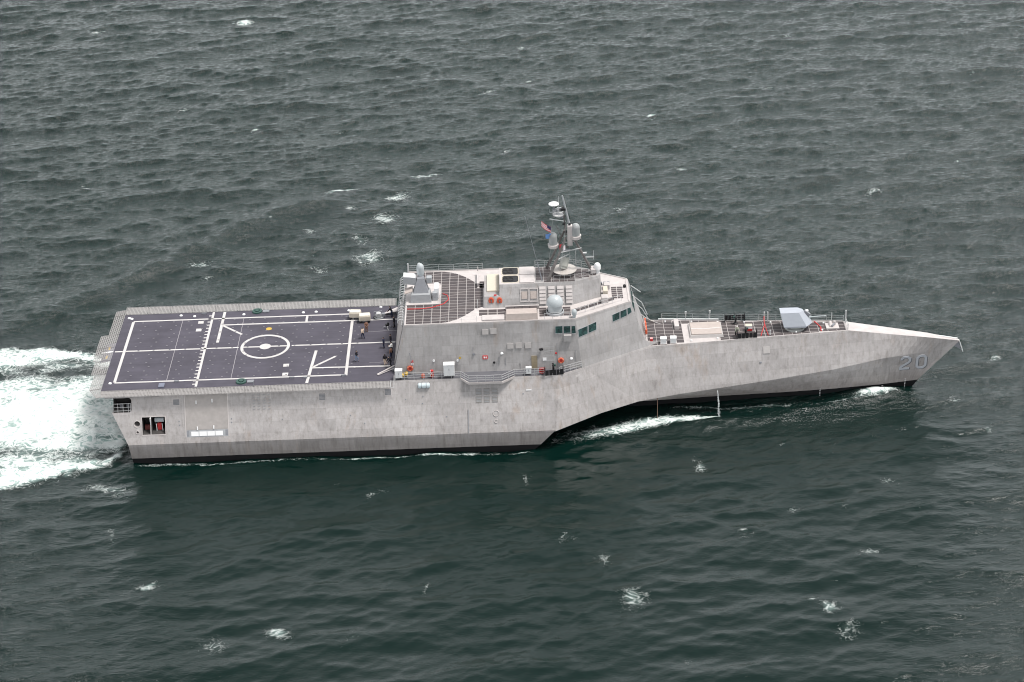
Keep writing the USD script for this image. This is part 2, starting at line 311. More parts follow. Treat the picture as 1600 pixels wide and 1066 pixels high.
    # whitecaps and dissolving foam patches
    caps = [(28.9, 78.2, 3.2, 1.0, .95), (39, 74.8, 2.7, 2.6, .68), (37.3, 65.3, 2.6, 2.8, .72), (35, 50, 3.2, 3.0, .66), (44.1, 84, 4.0, .9, .66), (5.7, 50.4, 2.2, 1.8, .62), (33, 57, 1.6, 2.2, .56), (24, 62, 1.5, 1.2, .56), (27, 46, 2.2, 1.4, .54), (8, 44, 1.6, 1.2, .54), (1, 171.3, 2.6, 1.3, .85),
            (-31, 167.7, 2.2, 1.2, .62), (88, 107.6, 1.1, .8, .85), (9.8, 108.4, .7, 1.0, .80), (64.5, 129.7, .9, .9, .62), (59, 92.6, 1.6, 1.5, .52), (125.2, 69.3, 1.8, 1.9, .60), (91.7, 82.5, 1.6, 1, .64), (31, 70.5, 1.5, 1.0, .6),
            (74.2, -52, 2.6, 2.6, .64), (99.2, -55.5, 1.5, 1.5, .68), (97.1, -53.3, 1.0, 1.0, .60), (28.8, -56.6, 1.9, 1.2, .72), (20.5, -58.4, 2.6, 2.2, .54), (10.6, -45.4, 1.7, 1.0, .70), (85.8, -20.3, 1.2, 2.0, .60),
            (105.6, -43.8, 1.9, 1.1, .56), (47.7, -47.6, .7, 1.8, .58), (97.7, -32.9, 1.0, .9, .56), (63, 148.8, 1.6, 1, .62), (55.5, 123.9, 2.2, 1.5, .52), (100.9, -60.4, 2.0, 2.0, .52), (70.5, -43.1, 1.3, 1.3, .54), (142, 82, .9, .8, .7),
            (133.6, 7, 1.1, 1.4, .6), (128, -13.5, 1.2, 1.2, .56), (17, 66, 1.0, 1.0, .52), (-6, 120, 1.2, 1, .55), (112, 120, 1.5, 1, .5), (120, 150, 1.4, .9, .55), (35, 150, 1.5, .9, .5), (-20, 84, 1.4, 1, .52), (79, 66, 1.4, 1.3, .5),
            (125, -5, 1.2, 1.0, .6), (121, 3.0, 2.4, .8, .6), (20, 33, 1.5, .9, .5), (3, -22, 3.0, 1.5, .55), (4, -33, .6, 3.5, .50), (40, -25, 1.6, 1.4, .52), (61, -23, .8, 1.8, .5), (112, -26, 1.4, 1.2, .52), (66, -38, 1.6, 1.2, .5), (90, -38, 1.4, 1.2, .5), (38, -58, 1.0, 2.5, .5)]
    rc = np.random.default_rng(21)
    for _ in range(24):
        yv = rc.uniform(-66, 185); caps.append((rc.uniform(-50, 170), yv, rc.uniform(.5, 1.5), rc.uniform(.5, 1.5), rc.uniform(.30, .48)))
    for _ in range(34):      # thin wind rows of old foam lying along the wind
        caps.append((rc.uniform(-40, 160), rc.uniform(-66, 170), .22, rc.uniform(2.0, 5.0), rc.uniform(.34, .46)))
    wx = (n2 - .5) * 3.2; wy = (meshkit.fbm(P * .5 + 41.0, 4, 9) - .5) * 3.2
    for cx, cy_, sx, sy_, a in caps:
        i0, i1 = int((cx - 4 * sx - 2 - SX0) / SD), int((cx + 4 * sx + 2 - SX0) / SD); j0, j1 = int((cy_ - 4 * sy_ - 2 - SY0) / SD), int((cy_ + 4 * sy_ + 2 - SY0) / SD)
        i0, j0 = max(i0, 0), max(j0, 0)
        s_ = (slice(j0, j1), slice(i0, i1))
        if X[s_].size == 0: continue
        g = (a - .10) * np.exp(-(((X[s_] - cx + wx[s_]) / sx) ** 2 + ((Y[s_] - cy_ + wy[s_]) / sy_) ** 2) * .9)
        F[s_] = np.maximum(F[s_], g)
    J = (1 + np.gradient(dxA + dxB, SD, axis=1)) * (1 + np.gradient(dyA + dyB, SD, axis=0))
    F = np.maximum(F, np.clip((.12 - J) * .9, 0, .5) * (1 - lee))
    Z -= inhull * .0
    # ---------------- assemble: fine inside, stretching to the horizon outside
    grow = np.concatenate([np.cumsum(np.linspace(.4, 1.1, 90)), 68 + np.cumsum(1.4 * 1.25 ** np.arange(36))]); grow = grow[grow < 16000]
    gx = np.concatenate([SX0 - grow[::-1], X[0], X[0, -1] + grow]); gy = np.concatenate([SY0 - grow[::-1], Y[:, 0], Y[-1, 0] + grow]); g = len(grow)
    GX, GY = np.meshgrid(gx, gy)
    # the sea state repeats (without a seam) beyond the part the ship disturbs, and eases off far away
    out = np.maximum.reduce([SX0 - GX, GX - X[0, -1], SY0 - GY, GY - Y[-1, 0], 0 * GX]); ease = sm(150, 60, out)
    ci = [(np.clip(GY, SY0 - 300, SY1 + 300) - SY0) / SD, (np.clip(GX, SX0 - 300, SX1 + 300) - SX0) / SD]
    wrap = lambda a: ndimage.map_coordinates(a, ci, order=1, mode='grid-wrap') * ease
    ins = (slice(g, g + ny), slice(g, g + nx))
    fade = sm(0, 14, np.minimum(X - SX0, SX1 - X)) * sm(0, 14, np.minimum(Y - SY0, SY1 - Y))
    mixin = lambda inner, plain_: fade * inner + (1 - fade) * plain_
    VX, VY, GZ = GX + wrap(dxA + dxB), GY + wrap(dyA + dyB), wrap(zA + zB)
    VX[ins] = X + mixin(dxA * ampA + dxB * ampB, dxA + dxB); VY[ins] = Y + mixin(dyA * ampA + dyB * ampB, dyA + dyB); GZ[ins] = mixin(Z, zA + zB)
    GF = np.zeros_like(GX); GC = np.ones_like(GX); GW = 1 - ease
    GF[ins] = F * fade; GC[ins] = mixin(1 - .74 * lee - .12 * near, 1.0)
    V = np.stack([VX, VY, GZ], -1)
    n = np.cross(np.gradient(V, axis=1), np.gradient(V, axis=0)); n /= np.linalg.norm(n, axis=-1, keepdims=True)
    h, wd = GX.shape
    idx = np.arange(h * wd, dtype=np.int32).reshape(h, wd)
    q = np.stack([idx[:-1, :-1], idx[:-1, 1:], idx[1:, 1:], idx[1:, :-1]], -1).reshape(-1, 4)
    m = UsdGeom.Mesh.Define(stage, '/World/water')
    m.CreatePointsAttr(Vt.Vec3fArray.FromNumpy(V.reshape(-1, 3).astype(np.float32)))
    m.CreateFaceVertexCountsAttr(Vt.IntArray.FromNumpy(np.full(len(q), 4, np.int32)))
    m.CreateFaceVertexIndicesAttr(Vt.IntArray.FromNumpy(q.ravel()))
    m.CreateSubdivisionSchemeAttr('none')
    m.CreateNormalsAttr(Vt.Vec3fArray.FromNumpy(n.reshape(-1, 3).astype(np.float32))); m.SetNormalsInterpolation('vertex')
    api = UsdGeom.PrimvarsAPI(m)
    for nm, a in (('foam', GF), ('chop', GC), ('swell', GW)):
        api.CreatePrimvar(nm, Sdf.ValueTypeNames.FloatArray, 'vertex').Set(Vt.FloatArray.FromNumpy(a.ravel().astype(np.float32)))
    keys(m.GetPrim(), 'dark green wind roughened sea with white wake and foam flecks', 'sea', kind='structure')
    UsdShade.MaterialBindingAPI.Apply(m.GetPrim()).Bind(WATER)
WATER_COL = (0.0011, 0.0078, 0.0062)
WATER = usdkit.material(stage, L('sea_water'), {
    'g': ('geometry', {}), 'af': ('attribute', {'attribute': 'foam'}), 'ac': ('attribute', {'attribute': 'chop'}),
    # ripples
    'm1': ('mapping', {'scale': (0.42, 1.25, 1.0), 'rotation': (0, 0, 0.10)}), 'r1': ('noise_texture', {'scale': 1.15, 'detail': 6, 'roughness': 0.62, 'distortion': 0.4}),
    'm2': ('mapping', {'scale': (0.55, 1.3, 1.0), 'rotation': (0, 0, -0.2)}), 'r2': ('noise_texture', {'scale': 3.6, 'detail': 3, 'roughness': 0.55}),
    'rs': ('math', {'math_type': 'multiply_add', 'value2': 0.32}), 'rm': ('math', {'math_type': 'multiply'}),
    'aw': ('attribute', {'attribute': 'swell'}), 'm0': ('mapping', {'scale': (0.42, 1.2, 1.0), 'rotation': (0, 0, 0.10)}), 'r0': ('noise_texture', {'scale': 0.17, 'detail': 3, 'roughness': 0.55}), 'q0': ('math', {'math_type': 'multiply'}), 'q1': ('math', {'math_type': 'multiply_add', 'value2': 9.0}),
    'bu': ('bump', {'strength': 1.0, 'distance': 0.33}),
    # lacy foam mask
    'mf': ('mapping', {'scale': (0.8, 1.15, 1.0)}), 'nf': ('noise_texture', {'scale': 1.15, 'detail': 9, 'roughness': 0.74, 'distortion': 0.9}),
    'nr': ('noise_texture', {'scale': 0.75, 'detail': 5, 'roughness': 0.6, 'distortion': 1.2}),
    'k1': ('math', {'math_type': 'subtract', 'value2': 0.5}), 'k2': ('math', {'math_type': 'absolute'}), 'k3': ('math', {'math_type': 'multiply_add', 'value2': -5.0, 'value3': 0.42}), 'k4': ('math', {'math_type': 'maximum', 'value2': -0.22}),
    'f0': ('math', {'math_type': 'multiply_add', 'value2': 0.9, 'value3': -0.45}), 'f1': ('math', {'math_type': 'add'}), 'f2': ('math', {'math_type': 'add'}),
    'fm': ('map_range', {'range_type': 'smoothstep', 'from_min': 0.56, 'from_max': 1.20, 'clamp': True}),
    'fa': ('map_range', {'range_type': 'smoothstep', 'from_min': 0.32, 'from_max': 1.05, 'clamp': True, 'to_max': 1.0}),
    'cw': ('mix', {'color1': WATER_COL, 'color2': (0.26, 0.36, 0.335)}),
    'w': ('principled_bsdf', {'roughness': 0.07, 'ior': 1.35, 'specular_ior_level': 0.5}),
    'fb': ('bump', {'strength': 0.6, 'distance': 0.25}),
    'ff': ('principled_bsdf', {'base_color': (0.54, 0.57, 0.555), 'roughness': 0.9, 'specular_ior_level': 0.2}),
    'mx': ('mix_closure', {})},
    [('g.position', 'm1.vector'), ('m1.vector', 'r1.vector'), ('g.position', 'm2.vector'), ('m2.vector', 'r2.vector'),
     ('r2.fac', 'rs.value1'), ('r1.fac', 'rs.value3'), ('rs.value', 'rm.value1'), ('ac.fac', 'rm.value2'), ('g.position', 'm0.vector'), ('m0.vector', 'r0.vector'), ('r0.fac', 'q0.value1'), ('aw.fac', 'q0.value2'), ('q0.value', 'q1.value1'), ('rm.value', 'q1.value3'), ('q1.value', 'bu.height'), ('bu.normal', 'w.normal'),
     ('g.position', 'mf.vector'), ('mf.vector', 'nf.vector'), ('mf.vector', 'nr.vector'), ('nr.fac', 'k1.value1'), ('k1.value', 'k2.value1'), ('k2.value', 'k3.value1'), ('k3.value', 'k4.value1'), ('nf.fac', 'f0.value1'), ('f0.value', 'f1.value1'), ('k4.value', 'f1.value2'), ('f1.value', 'f2.value1'), ('af.fac', 'f2.value2'), ('f2.value', 'fm.value'),
     ('af.fac', 'fa.value'), ('fa.result', 'cw.fac'), ('cw.color', 'w.base_color'), ('nf.fac', 'fb.height'), ('fb.normal', 'ff.normal'),
     ('fm.result', 'mx.fac'), ('w.BSDF', 'mx.closure1'), ('ff.BSDF', 'mx.closure2')], surface='mx.closure')
make_sea()

# ------------------------------------------------------------------ warship: hull
ship = thing('warship', 'long pale grey aluminium trimaran warship steaming to the right with white wake', 'warship')
ZD = 10.46
S1y = lambda z: -11.59 - 0.4972 * (ZD - z)                       # aft side of the hull (starboard)
Wy = lambda z: -9.80 + 0.1657 * (z - ZD)                        # side wall of the superstructure
P1y = lambda x, z: -9.80 + 0.58 * (x - 69.6) + 0.26 * (z - ZD)     # slanting face that runs from bridge to bow
D = [(0.3, 11.59, ZD), (60, 11.59, ZD), (66.2, 11.70, ZD), (69.6, 9.80, ZD), (79.4, 4.15, ZD), (84, 3.80, ZD), (90.5, 3.18, ZD), (101, 2.19, ZD), (109.2, 1.42, ZD), (116.7, 1.03, 9.2), (121.5, 0.74, 8.4), (126.1, 0.22, 7.42)]
K = [(3.9, 15.15, 3.35), (60, 15.15, 3.3), (65.4, 15.15, 3.2), (72.15, 11.1, 3.55), (77.85, 7.45, 3.15), (83.7, 6.4, 3.5), (89.5, 5.68, 3.85), (97, 4.78, 4.33), (106.7, 3.56, 5.09), (114.4, 2.41, 6.08), (119.5, 1.13, 5.98), (123.83, 0.04, 5.89)]
Mm = [(3.9, 3.4, 4.2), (60, 3.4, 4.2), (65.4, 3.4, 4.2), (72.15, 3.4, 4.0), (77.85, 3.5, 1.6), (83.7, 3.2, .85), (90.5, 2.75, .85), (99, 2.4, .85), (107, 1.85, .85), (114.4, 1.05, .85), (118.5, 0.33, .85), (120.3, 0.025, .85)]
def finer(P, i0, n):
    out = list(P[:i0])
    for a, b in zip(P[i0:-1], P[i0 + 1:]): out += [tuple(np.array(a) * (1 - t) + np.array(b) * t) for t in np.arange(n) / n]
    return out + [P[-1]]
rings = []
for d, k, m in zip(finer(D, 7, 6), finer(K, 7, 6), finer(Mm, 7, 6)):
    st = [(d[0], -d[1], d[2]), (k[0], -k[1], k[2]), (m[0], -m[1], m[2])]
    rings.append(st + [(x, -y, z) for x, y, z in st[::-1]])
upper = loft(rings)
hull_m = toman(upper)
# openings cut into the starboard quarter
def cutter(x0, x1, z0, z1, depth, r=0.0):
    ys = [S1y(z0) - 0.6, S1y(z1) - 0.6]
    inn = max(S1y(z0), S1y(z1)) + depth
    pts = []
    loop = [(x0, z0), (x1, z0), (x1, z1), (x0, z1)]
    if r:
        loop = arc((x1 - r, z0 + r), r, -math.pi / 2, 0, 4) + arc((x1 - r, z1 - r), r, 0, math.pi / 2, 4) + [(x0, z1), (x0, z0)]
    out = [(x, S1y(z) - 0.6, z) for x, z in loop]; ins = [(x, inn, z) for x, z in loop]
    return toman(loft([out, ins]))
hull_m -= cutter(6.03, 7.17, 4.6, 6.88, 1.9)
hull_m -= cutter(7.32, 9.33, 4.6, 6.88, 1.9)
hull_m -= cutter(0.0, 4.6, 7.55, 9.45, 2.2, 0.4)
hull_m -= toman(MB().tube((5.3, -14.6, 6.02), (5.3, -12.4, 6.02), 0.42, n=20).mesh())
hull_m -= toman(MB().tube((5.33, -15.0, 4.95), (5.33, -13.4, 4.95), 0.17, n=14).mesh())
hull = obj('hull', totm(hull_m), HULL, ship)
for s in (-1, 1):
    def ring(x3, x9, x0, xm):
        return [(x3, s * 15.148, 3.37), (x9, s * 14.85, 0.9), (x9, s * 12.2, 0.9), (x3, s * 12.0, 3.6)]
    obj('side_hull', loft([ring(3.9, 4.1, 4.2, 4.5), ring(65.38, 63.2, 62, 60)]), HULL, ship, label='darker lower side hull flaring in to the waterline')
    def ring2(x9, x0, xm): return [(x9, s * 14.853, 0.9), (x0, s * 14.7, 0), (xm, s * 14.2, -3), (xm, s * 13.0, -3), (x9, s * 12.195, 0.9)]
    obj('boot_stripe', loft([ring2(4.1, 4.2, 4.6), ring2(63.21, 62.2, 59.5)]), BOOT, ship)
rr = []
for x9, y9, x0, y0, xm, ym in ((3, 3.4, 3, 3.3, 5, 1.5), (60, 3.45, 60, 3.4, 60, 1.6), (77.85, 3.52, 77.85, 3.4, 77.85, 1.5), (83.7, 3.2, 83.7, 3.05, 83.7, 1.4), (90.5, 2.75, 90.4, 2.6, 90.4, 1.2), (99, 2.4, 98.8, 2.25, 98.5, 1.0), (107, 1.85, 106.7, 1.65, 106, .7), (114.4, 1.05, 114, .9, 112, .35), (118.5, .335, 117.9, .25, 115, .1), (120.32, .028, 119.7, .02, 116, .01)):
    z9 = 4.1 if x9 < 70 else 0.85
    st = [(x9, -y9, z9), (x0, -y0, 0), (xm, -ym, -4)]
    rr.append(st + [(x, -y, z) for x, y, z in st[::-1]])
obj('centre_hull', loft(rr), BOOT, ship)

# decals on the aft hull side: raised plates, frames, vents
n_s1 = np.array([0, -1, 0.4972]); n_s1 = -np.array([0, 1.0, 0.4972]) * 1.0
n_s1 = np.array([0, -1.0, 0.4972]) / math.hypot(1, 0.4972)
def on(fn, x, z, off=0.0, nrm=None):
    p = np.array([x, fn(z), z]); return p + (nrm * off if nrm is not None else 0)
def plate(fn, nrm, x0, x1, z0, z1, proud=0.03, th=0.06):
    q = [on(fn, x0, z0, proud, nrm), on(fn, x1, z0, proud, nrm), on(fn, x1, z1, proud, nrm), on(fn, x0, z1, proud, nrm)]
    return MB().poly(q, nrm, th)
def frame(fn, nrm, x0, x1, z0, z1, w=0.08, proud=0.05, th=0.1):
    m = MB()
    for a in ((x0 - w, x1 + w, z0 - w, z0), (x0 - w, x1 + w, z1, z1 + w), (x0 - w, x0, z0, z1), (x1, x1 + w, z0, z1)):
        q = [on(fn, a[0], a[2], proud, nrm), on(fn, a[1], a[2], proud, nrm), on(fn, a[1], a[3], proud, nrm), on(fn, a[0], a[3], proud, nrm)]
        m.poly(q, nrm, th)
    return m
LDOOR = plain('loading_door_paint', (0.270, 0.250, 0.238), 0.5, 0.4, 0.12, 1.4)
door = obj('loading_door', plate(S1y, n_s1, 12.35, 18.35, 5.05, 9.55, 0.045), LDOOR, hull, label='large square loading door in the hull side, slightly darker')
for a in ((12.20, 12.33, 4.1, 9.7), (18.37, 18.50, 4.1, 9.7)): obj('door_frame', MB().poly([on(S1y, a[0], a[2], .05, n_s1), on(S1y, a[1], a[2], .05, n_s1), on(S1y, a[1], a[3], .05, n_s1), on(S1y, a[0], a[3], .05, n_s1)], n_s1, .1), LIGHT, hull)
obj('door_recess', plate(S1y, n_s1, 12.35, 18.35, 4.1, 4.98, 0.02), GREY, hull)
for xx in (12.4, 17.95): obj('step_corner', plate(S1y, n_s1, xx, xx + .35, 4.2, 4.95, 0.04), DGREY, hull)
for k in range(4):
    obj('step_panel', plate(S1y, n_s1, 13.02 + k * 1.16, 14.10 + k * 1.16, 4.22, 4.80, 0.075), WHITE, hull)
for x, z in ((13.9, 8.7), (16.2, 8.85), (13.95, 5.35), (16.3, 5.45)):
    obj('door_hinge', MB().tube(on(S1y, x, z - .35, .08, n_s1), on(S1y, x, z + .1, .08, n_s1), 0.09, n=8), WHITE, hull)
for x0, x1, z0, z1 in ((31.6, 32.5, 8.3, 9.15), (41.05, 41.95, 8.65, 9.45), (10.6, 11.5, 8.3, 9.05)):
    v = obj('grille', frame(S1y, n_s1, x0, x1, z0, z1, 0.06), LIGHT, hull)
    b = MB()
    for k in range(5):
        zz = z0 + (k + .5) * (z1 - z0) / 5; b.poly([on(S1y, x0, zz - .05, .03, n_s1), on(S1y, x1, zz - .05, .03, n_s1), on(S1y, x1, zz + .05, .06, n_s1), on(S1y, x0, zz + .05, .06, n_s1)], n_s1, .05)
    obj('louvre', b, DGREY, hull)
VENT = plain('vent_cover_paint', (.20, .187, .178), .55, .3, .1)
for i in range(3):
    for j in range(2):
        x0, z0 = 54.08 + i * 1.15, 8.27 - j * 1.02
        obj('vent_cover', plate(S1y, n_s1, x0, x0 + .86, z0, z0 + .80, 0.06), VENT, hull)
        b = MB()
        for k in range(4): b.poly([on(S1y, x0 + .06, z0 + .1 + k * .18, .085, n_s1), on(S1y, x0 + .80, z0 + .1 + k * .18, .085, n_s1), on(S1y, x0 + .80, z0 + .16 + k * .18, .085, n_s1), on(S1y, x0 + .06, z0 + .16 + k * .18, .085, n_s1)], n_s1, .03)
        obj('vent_slat', b, GREY, hull)
def ring_on(fn, nrm, x, z, R, r, n=16):
    c = on(fn, x, z, .04, nrm); a = np.array([1, 0, 0.0]); b = np.cross(nrm, a)
    return MB().path([c + R * (math.cos(t) * a + math.sin(t) * b) for t in np.linspace(0, 2 * math.pi, n + 1)], r, 5)
for x0, z0, z1 in ((6.35, 3.55, 4.45), (6.75, 3.7, 4.4), (13.0, 3.4, 3.85)):
    obj('rust_streak', plate(S1y, n_s1, x0, x0 + .14, z0, z1, .012, .02), RUST, hull)
for x, z, R in ((56.9, 5.8, .42), (56.87, 4.8, .25), (5.3, 6.02, .47), (5.33, 4.95, .22)):
    obj('fairlead_ring', ring_on(S1y, n_s1, x, z, R, .05), LIGHT, hull)
for x, z in ((11.35, 6.2), (11.4, 5.7), (18.9, 6.3), (18.9, 5.85), (46.4, 7.4), (46.5, 8.3), (44.0, 8.0), (60.9, 8.2), (26.2, 6.0), (36.0, 6.2), (49.8, 5.6), (38.0, 5.1)):
    obj('scupper', MB().tube(on(S1y, x, z, -.02, n_s1), on(S1y, x, z, .05, n_s1), .10, n=10), DGREY, hull)
obj('drain_pipe', MB().tube(on(S1y, 52.92, 6.4, .05, n_s1), on(S1y, 52.85, 3.36, .05, n_s1), .055), DGREY, hull)
for x in (22.2, 22.9, 23.7, 24.4):
    b = MB()
    for k in range(6):
        z = 9.25 - k * .36; b.tube(on(S1y, x - .16, z, .07, n_s1), on(S1y, x + .2, z + .06, .07, n_s1), .03, n=5)
    obj('ladder_rung', b, GREY, hull)
obj('light_fitting', plate(S1y, n_s1, 61.3, 62.1, 8.6, 8.72, .08), WHITE, hull)
# seam proud welds at big frame lines
for x in (11.9, 19.0, 44.6, 52.6, 60.5):
    obj('weld_seam', plate(S1y, n_s1, x, x + .05, 3.5, 10.0, .012, .03), PLATE, hull)
obj('hull_seam', MB().tube((70.95, P1y(70.95, 7.5) - 0.15, 7.5), (71.5, P1y(71.5, 4.4) - .3, 4.4), .06), DGREY, hull)
def Ly(z): return -14.85 - (z - 0.9) * 0.125
# boat bay contents
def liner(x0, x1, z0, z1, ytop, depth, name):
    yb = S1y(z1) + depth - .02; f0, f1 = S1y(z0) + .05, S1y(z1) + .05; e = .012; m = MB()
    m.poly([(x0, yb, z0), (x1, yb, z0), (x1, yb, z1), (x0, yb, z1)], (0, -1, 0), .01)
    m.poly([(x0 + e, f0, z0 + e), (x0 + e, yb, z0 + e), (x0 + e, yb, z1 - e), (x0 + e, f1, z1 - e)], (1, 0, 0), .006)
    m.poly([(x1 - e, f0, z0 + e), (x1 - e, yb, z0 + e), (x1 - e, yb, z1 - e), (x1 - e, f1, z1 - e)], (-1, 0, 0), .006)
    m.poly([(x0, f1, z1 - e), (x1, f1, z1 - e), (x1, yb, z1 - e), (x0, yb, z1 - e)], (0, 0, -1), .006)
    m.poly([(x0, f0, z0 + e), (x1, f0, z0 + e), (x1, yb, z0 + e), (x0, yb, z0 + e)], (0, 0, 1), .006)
    obj(name, m, RECESS_SHADE, hull)
RECESS_SHADE = plain('recess_painted_shade', (.045, .043, .042), .6, .3, .2)  # dark sheets added inside the openings, their shade painted as colour
liner(6.03, 7.17, 4.6, 6.88, 0, 1.9, 'recess_shade_sheet'); liner(7.32, 9.33, 4.6, 6.88, 0, 1.9, 'recess_shade_sheet'); liner(2.0, 4.58, 7.56, 9.44, 0, 2.2, 'recess_shade_sheet')
obj('bay_partition', MB().box((7.245, -13.1, 5.74), (.10, 1.6, 2.26)), WHITE, hull)
obj('bay_boat_fender', MB().tube((7.75, -12.9, 6.15), (9.05, -12.9, 6.15), .36, n=12), RADOME, hull)
obj('bay_locker', rounded((8.36, -13.0, 5.15), (.62, .5, 1.0), .05), RED, hull)
for x in (7.95, 8.8): obj('bay_post', MB().box((x, -13.35, 5.15), (.10, .10, 1.1)), WHITE, hull)
obj('bay_locker', rounded((6.6, -12.9, 5.0), (.8, .5, .7), .05), plain('dark_red_paint', (.13, .035, .03)), hull)
obj('bay_frame', frame(S1y, n_s1, 6.03, 9.33, 4.6, 6.88, .09, .05), LIGHT, hull)
# mooring recess rails
m = MB()
for z in (7.75, 8.2, 8.65): m.tube((1.9, -12.35 - (8.65 - z) * .5, z), (4.5, -12.35 - (8.65 - z) * .5, z), .035, n=6)
for x in (2.6, 3.35, 4.1, 4.4): m.tube((x, -12.95, 7.5), (x, -12.3, 8.7), .035, n=6)
obj('mooring_rail', m, RAIL, hull)
for x in (2.9, 3.9): obj('bollard', MB().tube((x, -11.6, 7.58), (x, -11.6, 8.2), .22, n=12), DGREY, hull)
# bow fittings
P2y = lambda x, z: -(3.80 + (x - 84) * (1.42 - 3.80) / 25.2) - 0.37 * (ZD - z)
def plate2(x0, x1, z0, z1, proud=.06):
    n = np.array([0.085, -1, .37]); n = n / np.linalg.norm(n)
    q = [np.array([x, P2y(x, z), z]) + n * proud for x, z in ((x0, z0), (x1, z0), (x1, z1), (x0, z1))]
    return MB().poly(q, n, .12)
obj('bow_plate', plate2(96.45, 97.45, 8.2, 9.15), PLATE, hull)
obj('bow_plate', plate2(95.9, 96.2, 6.9, 7.1), DGREY, hull)
# pennant number on the bow below the knuckle
def bow_pt(x, z, off=0.0):
    k0, k1 = np.array(K[9:12]), np.array(Mm[9:12])
    lo, hi = 0.0, 2.0
    def at(s):
        i = min(int(s), 1); t = s - i; a = k0[i] * (1 - t) + k0[i + 1] * t; b = k1[i] * (1 - t) + k1[i + 1] * t
        u = (a[2] - z) / (a[2] - b[2]); return a * (1 - u) + b * u
    for _ in range(30):
        mid = (lo + hi) / 2
        if at(mid)[0] < x: lo = mid
        else: hi = mid
    p = at((lo + hi) / 2); return np.array([p[0], -p[1], p[2]])
def digit_strokes(d):
    w, h = 1.35, 2.2
    if d == '0': pts = [(.35, 0), (w - .35, 0), (w, .35), (w, h - .35), (w - .35, h), (.35, h), (0, h - .35), (0, .35), (.35, 0)]
    else: pts = [(0, h - .5), (0.05, h - .30), (.35, h), (w - .35, h), (w, h - .35), (w, h - .80), (w - .25, h - 1.12), (.12, .48), (0, .28), (0, 0), (w, 0)]
    return pts
from shapely.geometry import LineString
def digit_mesh(d, x0, z0, off, dx=0.0, dz=0.0):
    line = LineString(digit_strokes(d)).buffer(.19, cap_style=2, join_style=2)
    t = trimesh.creation.extrude_polygon(line, 0.05, engine='earcut')
    t = t.subdivide_to_size(0.5)
    v = []
    for u, w, n in t.vertices:
        x, z = x0 + dx + u - .01 * w, z0 + dz + w - .05 * u
        a = bow_pt(x, z); v.append(a + np.array([.28, -.92, -.27]) * (off + n))
    return trimesh.Trimesh(np.array(v), t.faces, process=False)
NUM_L = plain('number_pale_grey', (0.33, 0.34, 0.365), .5, .4, .06)
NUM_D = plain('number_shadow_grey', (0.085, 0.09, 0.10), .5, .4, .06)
for d, x0, zz in (('2', 117.32, 3.45), ('0', 119.83, 3.22)):
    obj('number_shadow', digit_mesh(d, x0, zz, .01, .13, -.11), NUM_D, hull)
    obj('number_digit', digit_mesh(d, x0, zz, .03), NUM_L, hull, label=f'pale digit {d} of the bow number with dark shadow')
# draught marks
for xx in (118.3, 105.3):
    m = MB()
    for k in range(6):
        z = -.1 + k * .28
        y = -(0.36 if xx > 110 else 2.0) - z * .05 - .06
        m.box((xx, y, z), (.10, .05, .12))
    obj('draught_marks', m, WHITE, ship)
obj('anchor_fairlead', MB().tube((114.8, -1.05, .55), (114.8, -1.3, .6), .14, n=10), LIGHT, ship)
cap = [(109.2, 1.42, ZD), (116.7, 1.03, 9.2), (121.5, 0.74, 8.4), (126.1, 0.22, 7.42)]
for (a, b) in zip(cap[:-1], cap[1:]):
    obj('bow_top_lit_sheet', MB().poly([(a[0], -a[1] + .03, a[2] + .012), (b[0], -b[1] + .03, b[2] + .012), (b[0], b[1] - .03, b[2] + .012), (a[0], a[1] - .03, a[2] + .012)], (.16, 0, 1), .01), LIGHT, ship)  # added sheet, paler than the hull: sky-lit look painted on the bow top
obj('bow_bracket', MB().poly([(124.6, 0, 6.9), (126.0, 0, 7.3), (126.45, 0, 5.8)], (0, -1, 0), .12), DGREY, ship)
obj('bow_jackstaff', MB().tube((126.1, 0, 7.3), (126.75, 0, 5.45), .06), WHITE, ship)
obj('bow_rail', MB().box((124.4, .28, 7.86), (3.0, .14, .10), ry=.205).tube((123.2, .28, 7.9), (123.2, .28, 8.1), .05).tube((125.6, .28, 7.45), (125.6, .28, 7.6), .05), WHITE, ship)

# ------------------------------------------------------------------ flight deck
dk = MB().poly([(0.3, -11.59, ZD + .02), (42.5, -11.59, ZD + .02), (42.5, 11.59, ZD + .02), (0.3, 11.59, ZD + .02)], (0, 0, 1), .015)
deck = obj('flight_deck', dk, DECK, ship)
ZM = ZD + .0245
def line(x0, y0, x1, y1, w=.32, z=ZM, name='deck_line', mat=None, ext=0.0):
    d = np.array([x1 - x0, y1 - y0]); l = np.linalg.norm(d); d /= l; n = np.array([-d[1], d[0]]) * w / 2
    a, b = np.array([x0, y0]) - d * ext, np.array([x1, y1]) + d * ext
    q = [(*(a - n), z), (*(b - n), z), (*(b + n), z), (*(a + n), z)]
    return obj(name, MB().poly(q, (0, 0, 1), .004), mat or PAINT, deck)
W2 = .32
line(1.89, -9.4 , 35.3, -9.4); line(1.89, 9.4, 35.3, 9.4)
line(1.89, -9.24, 1.89, 9.24, .42); line(35.4, -9.55, 35.4, 9.55, .42)
line(2.12, 0, 18.9, 0); line(19.6, 0, 22.0, 0); line(23.7, 0, 26.1, 0); line(26.8, 0, 35.18, 0); line(35.62, 0, 42.2, 0); line(.5, 0, 1.66, 0)
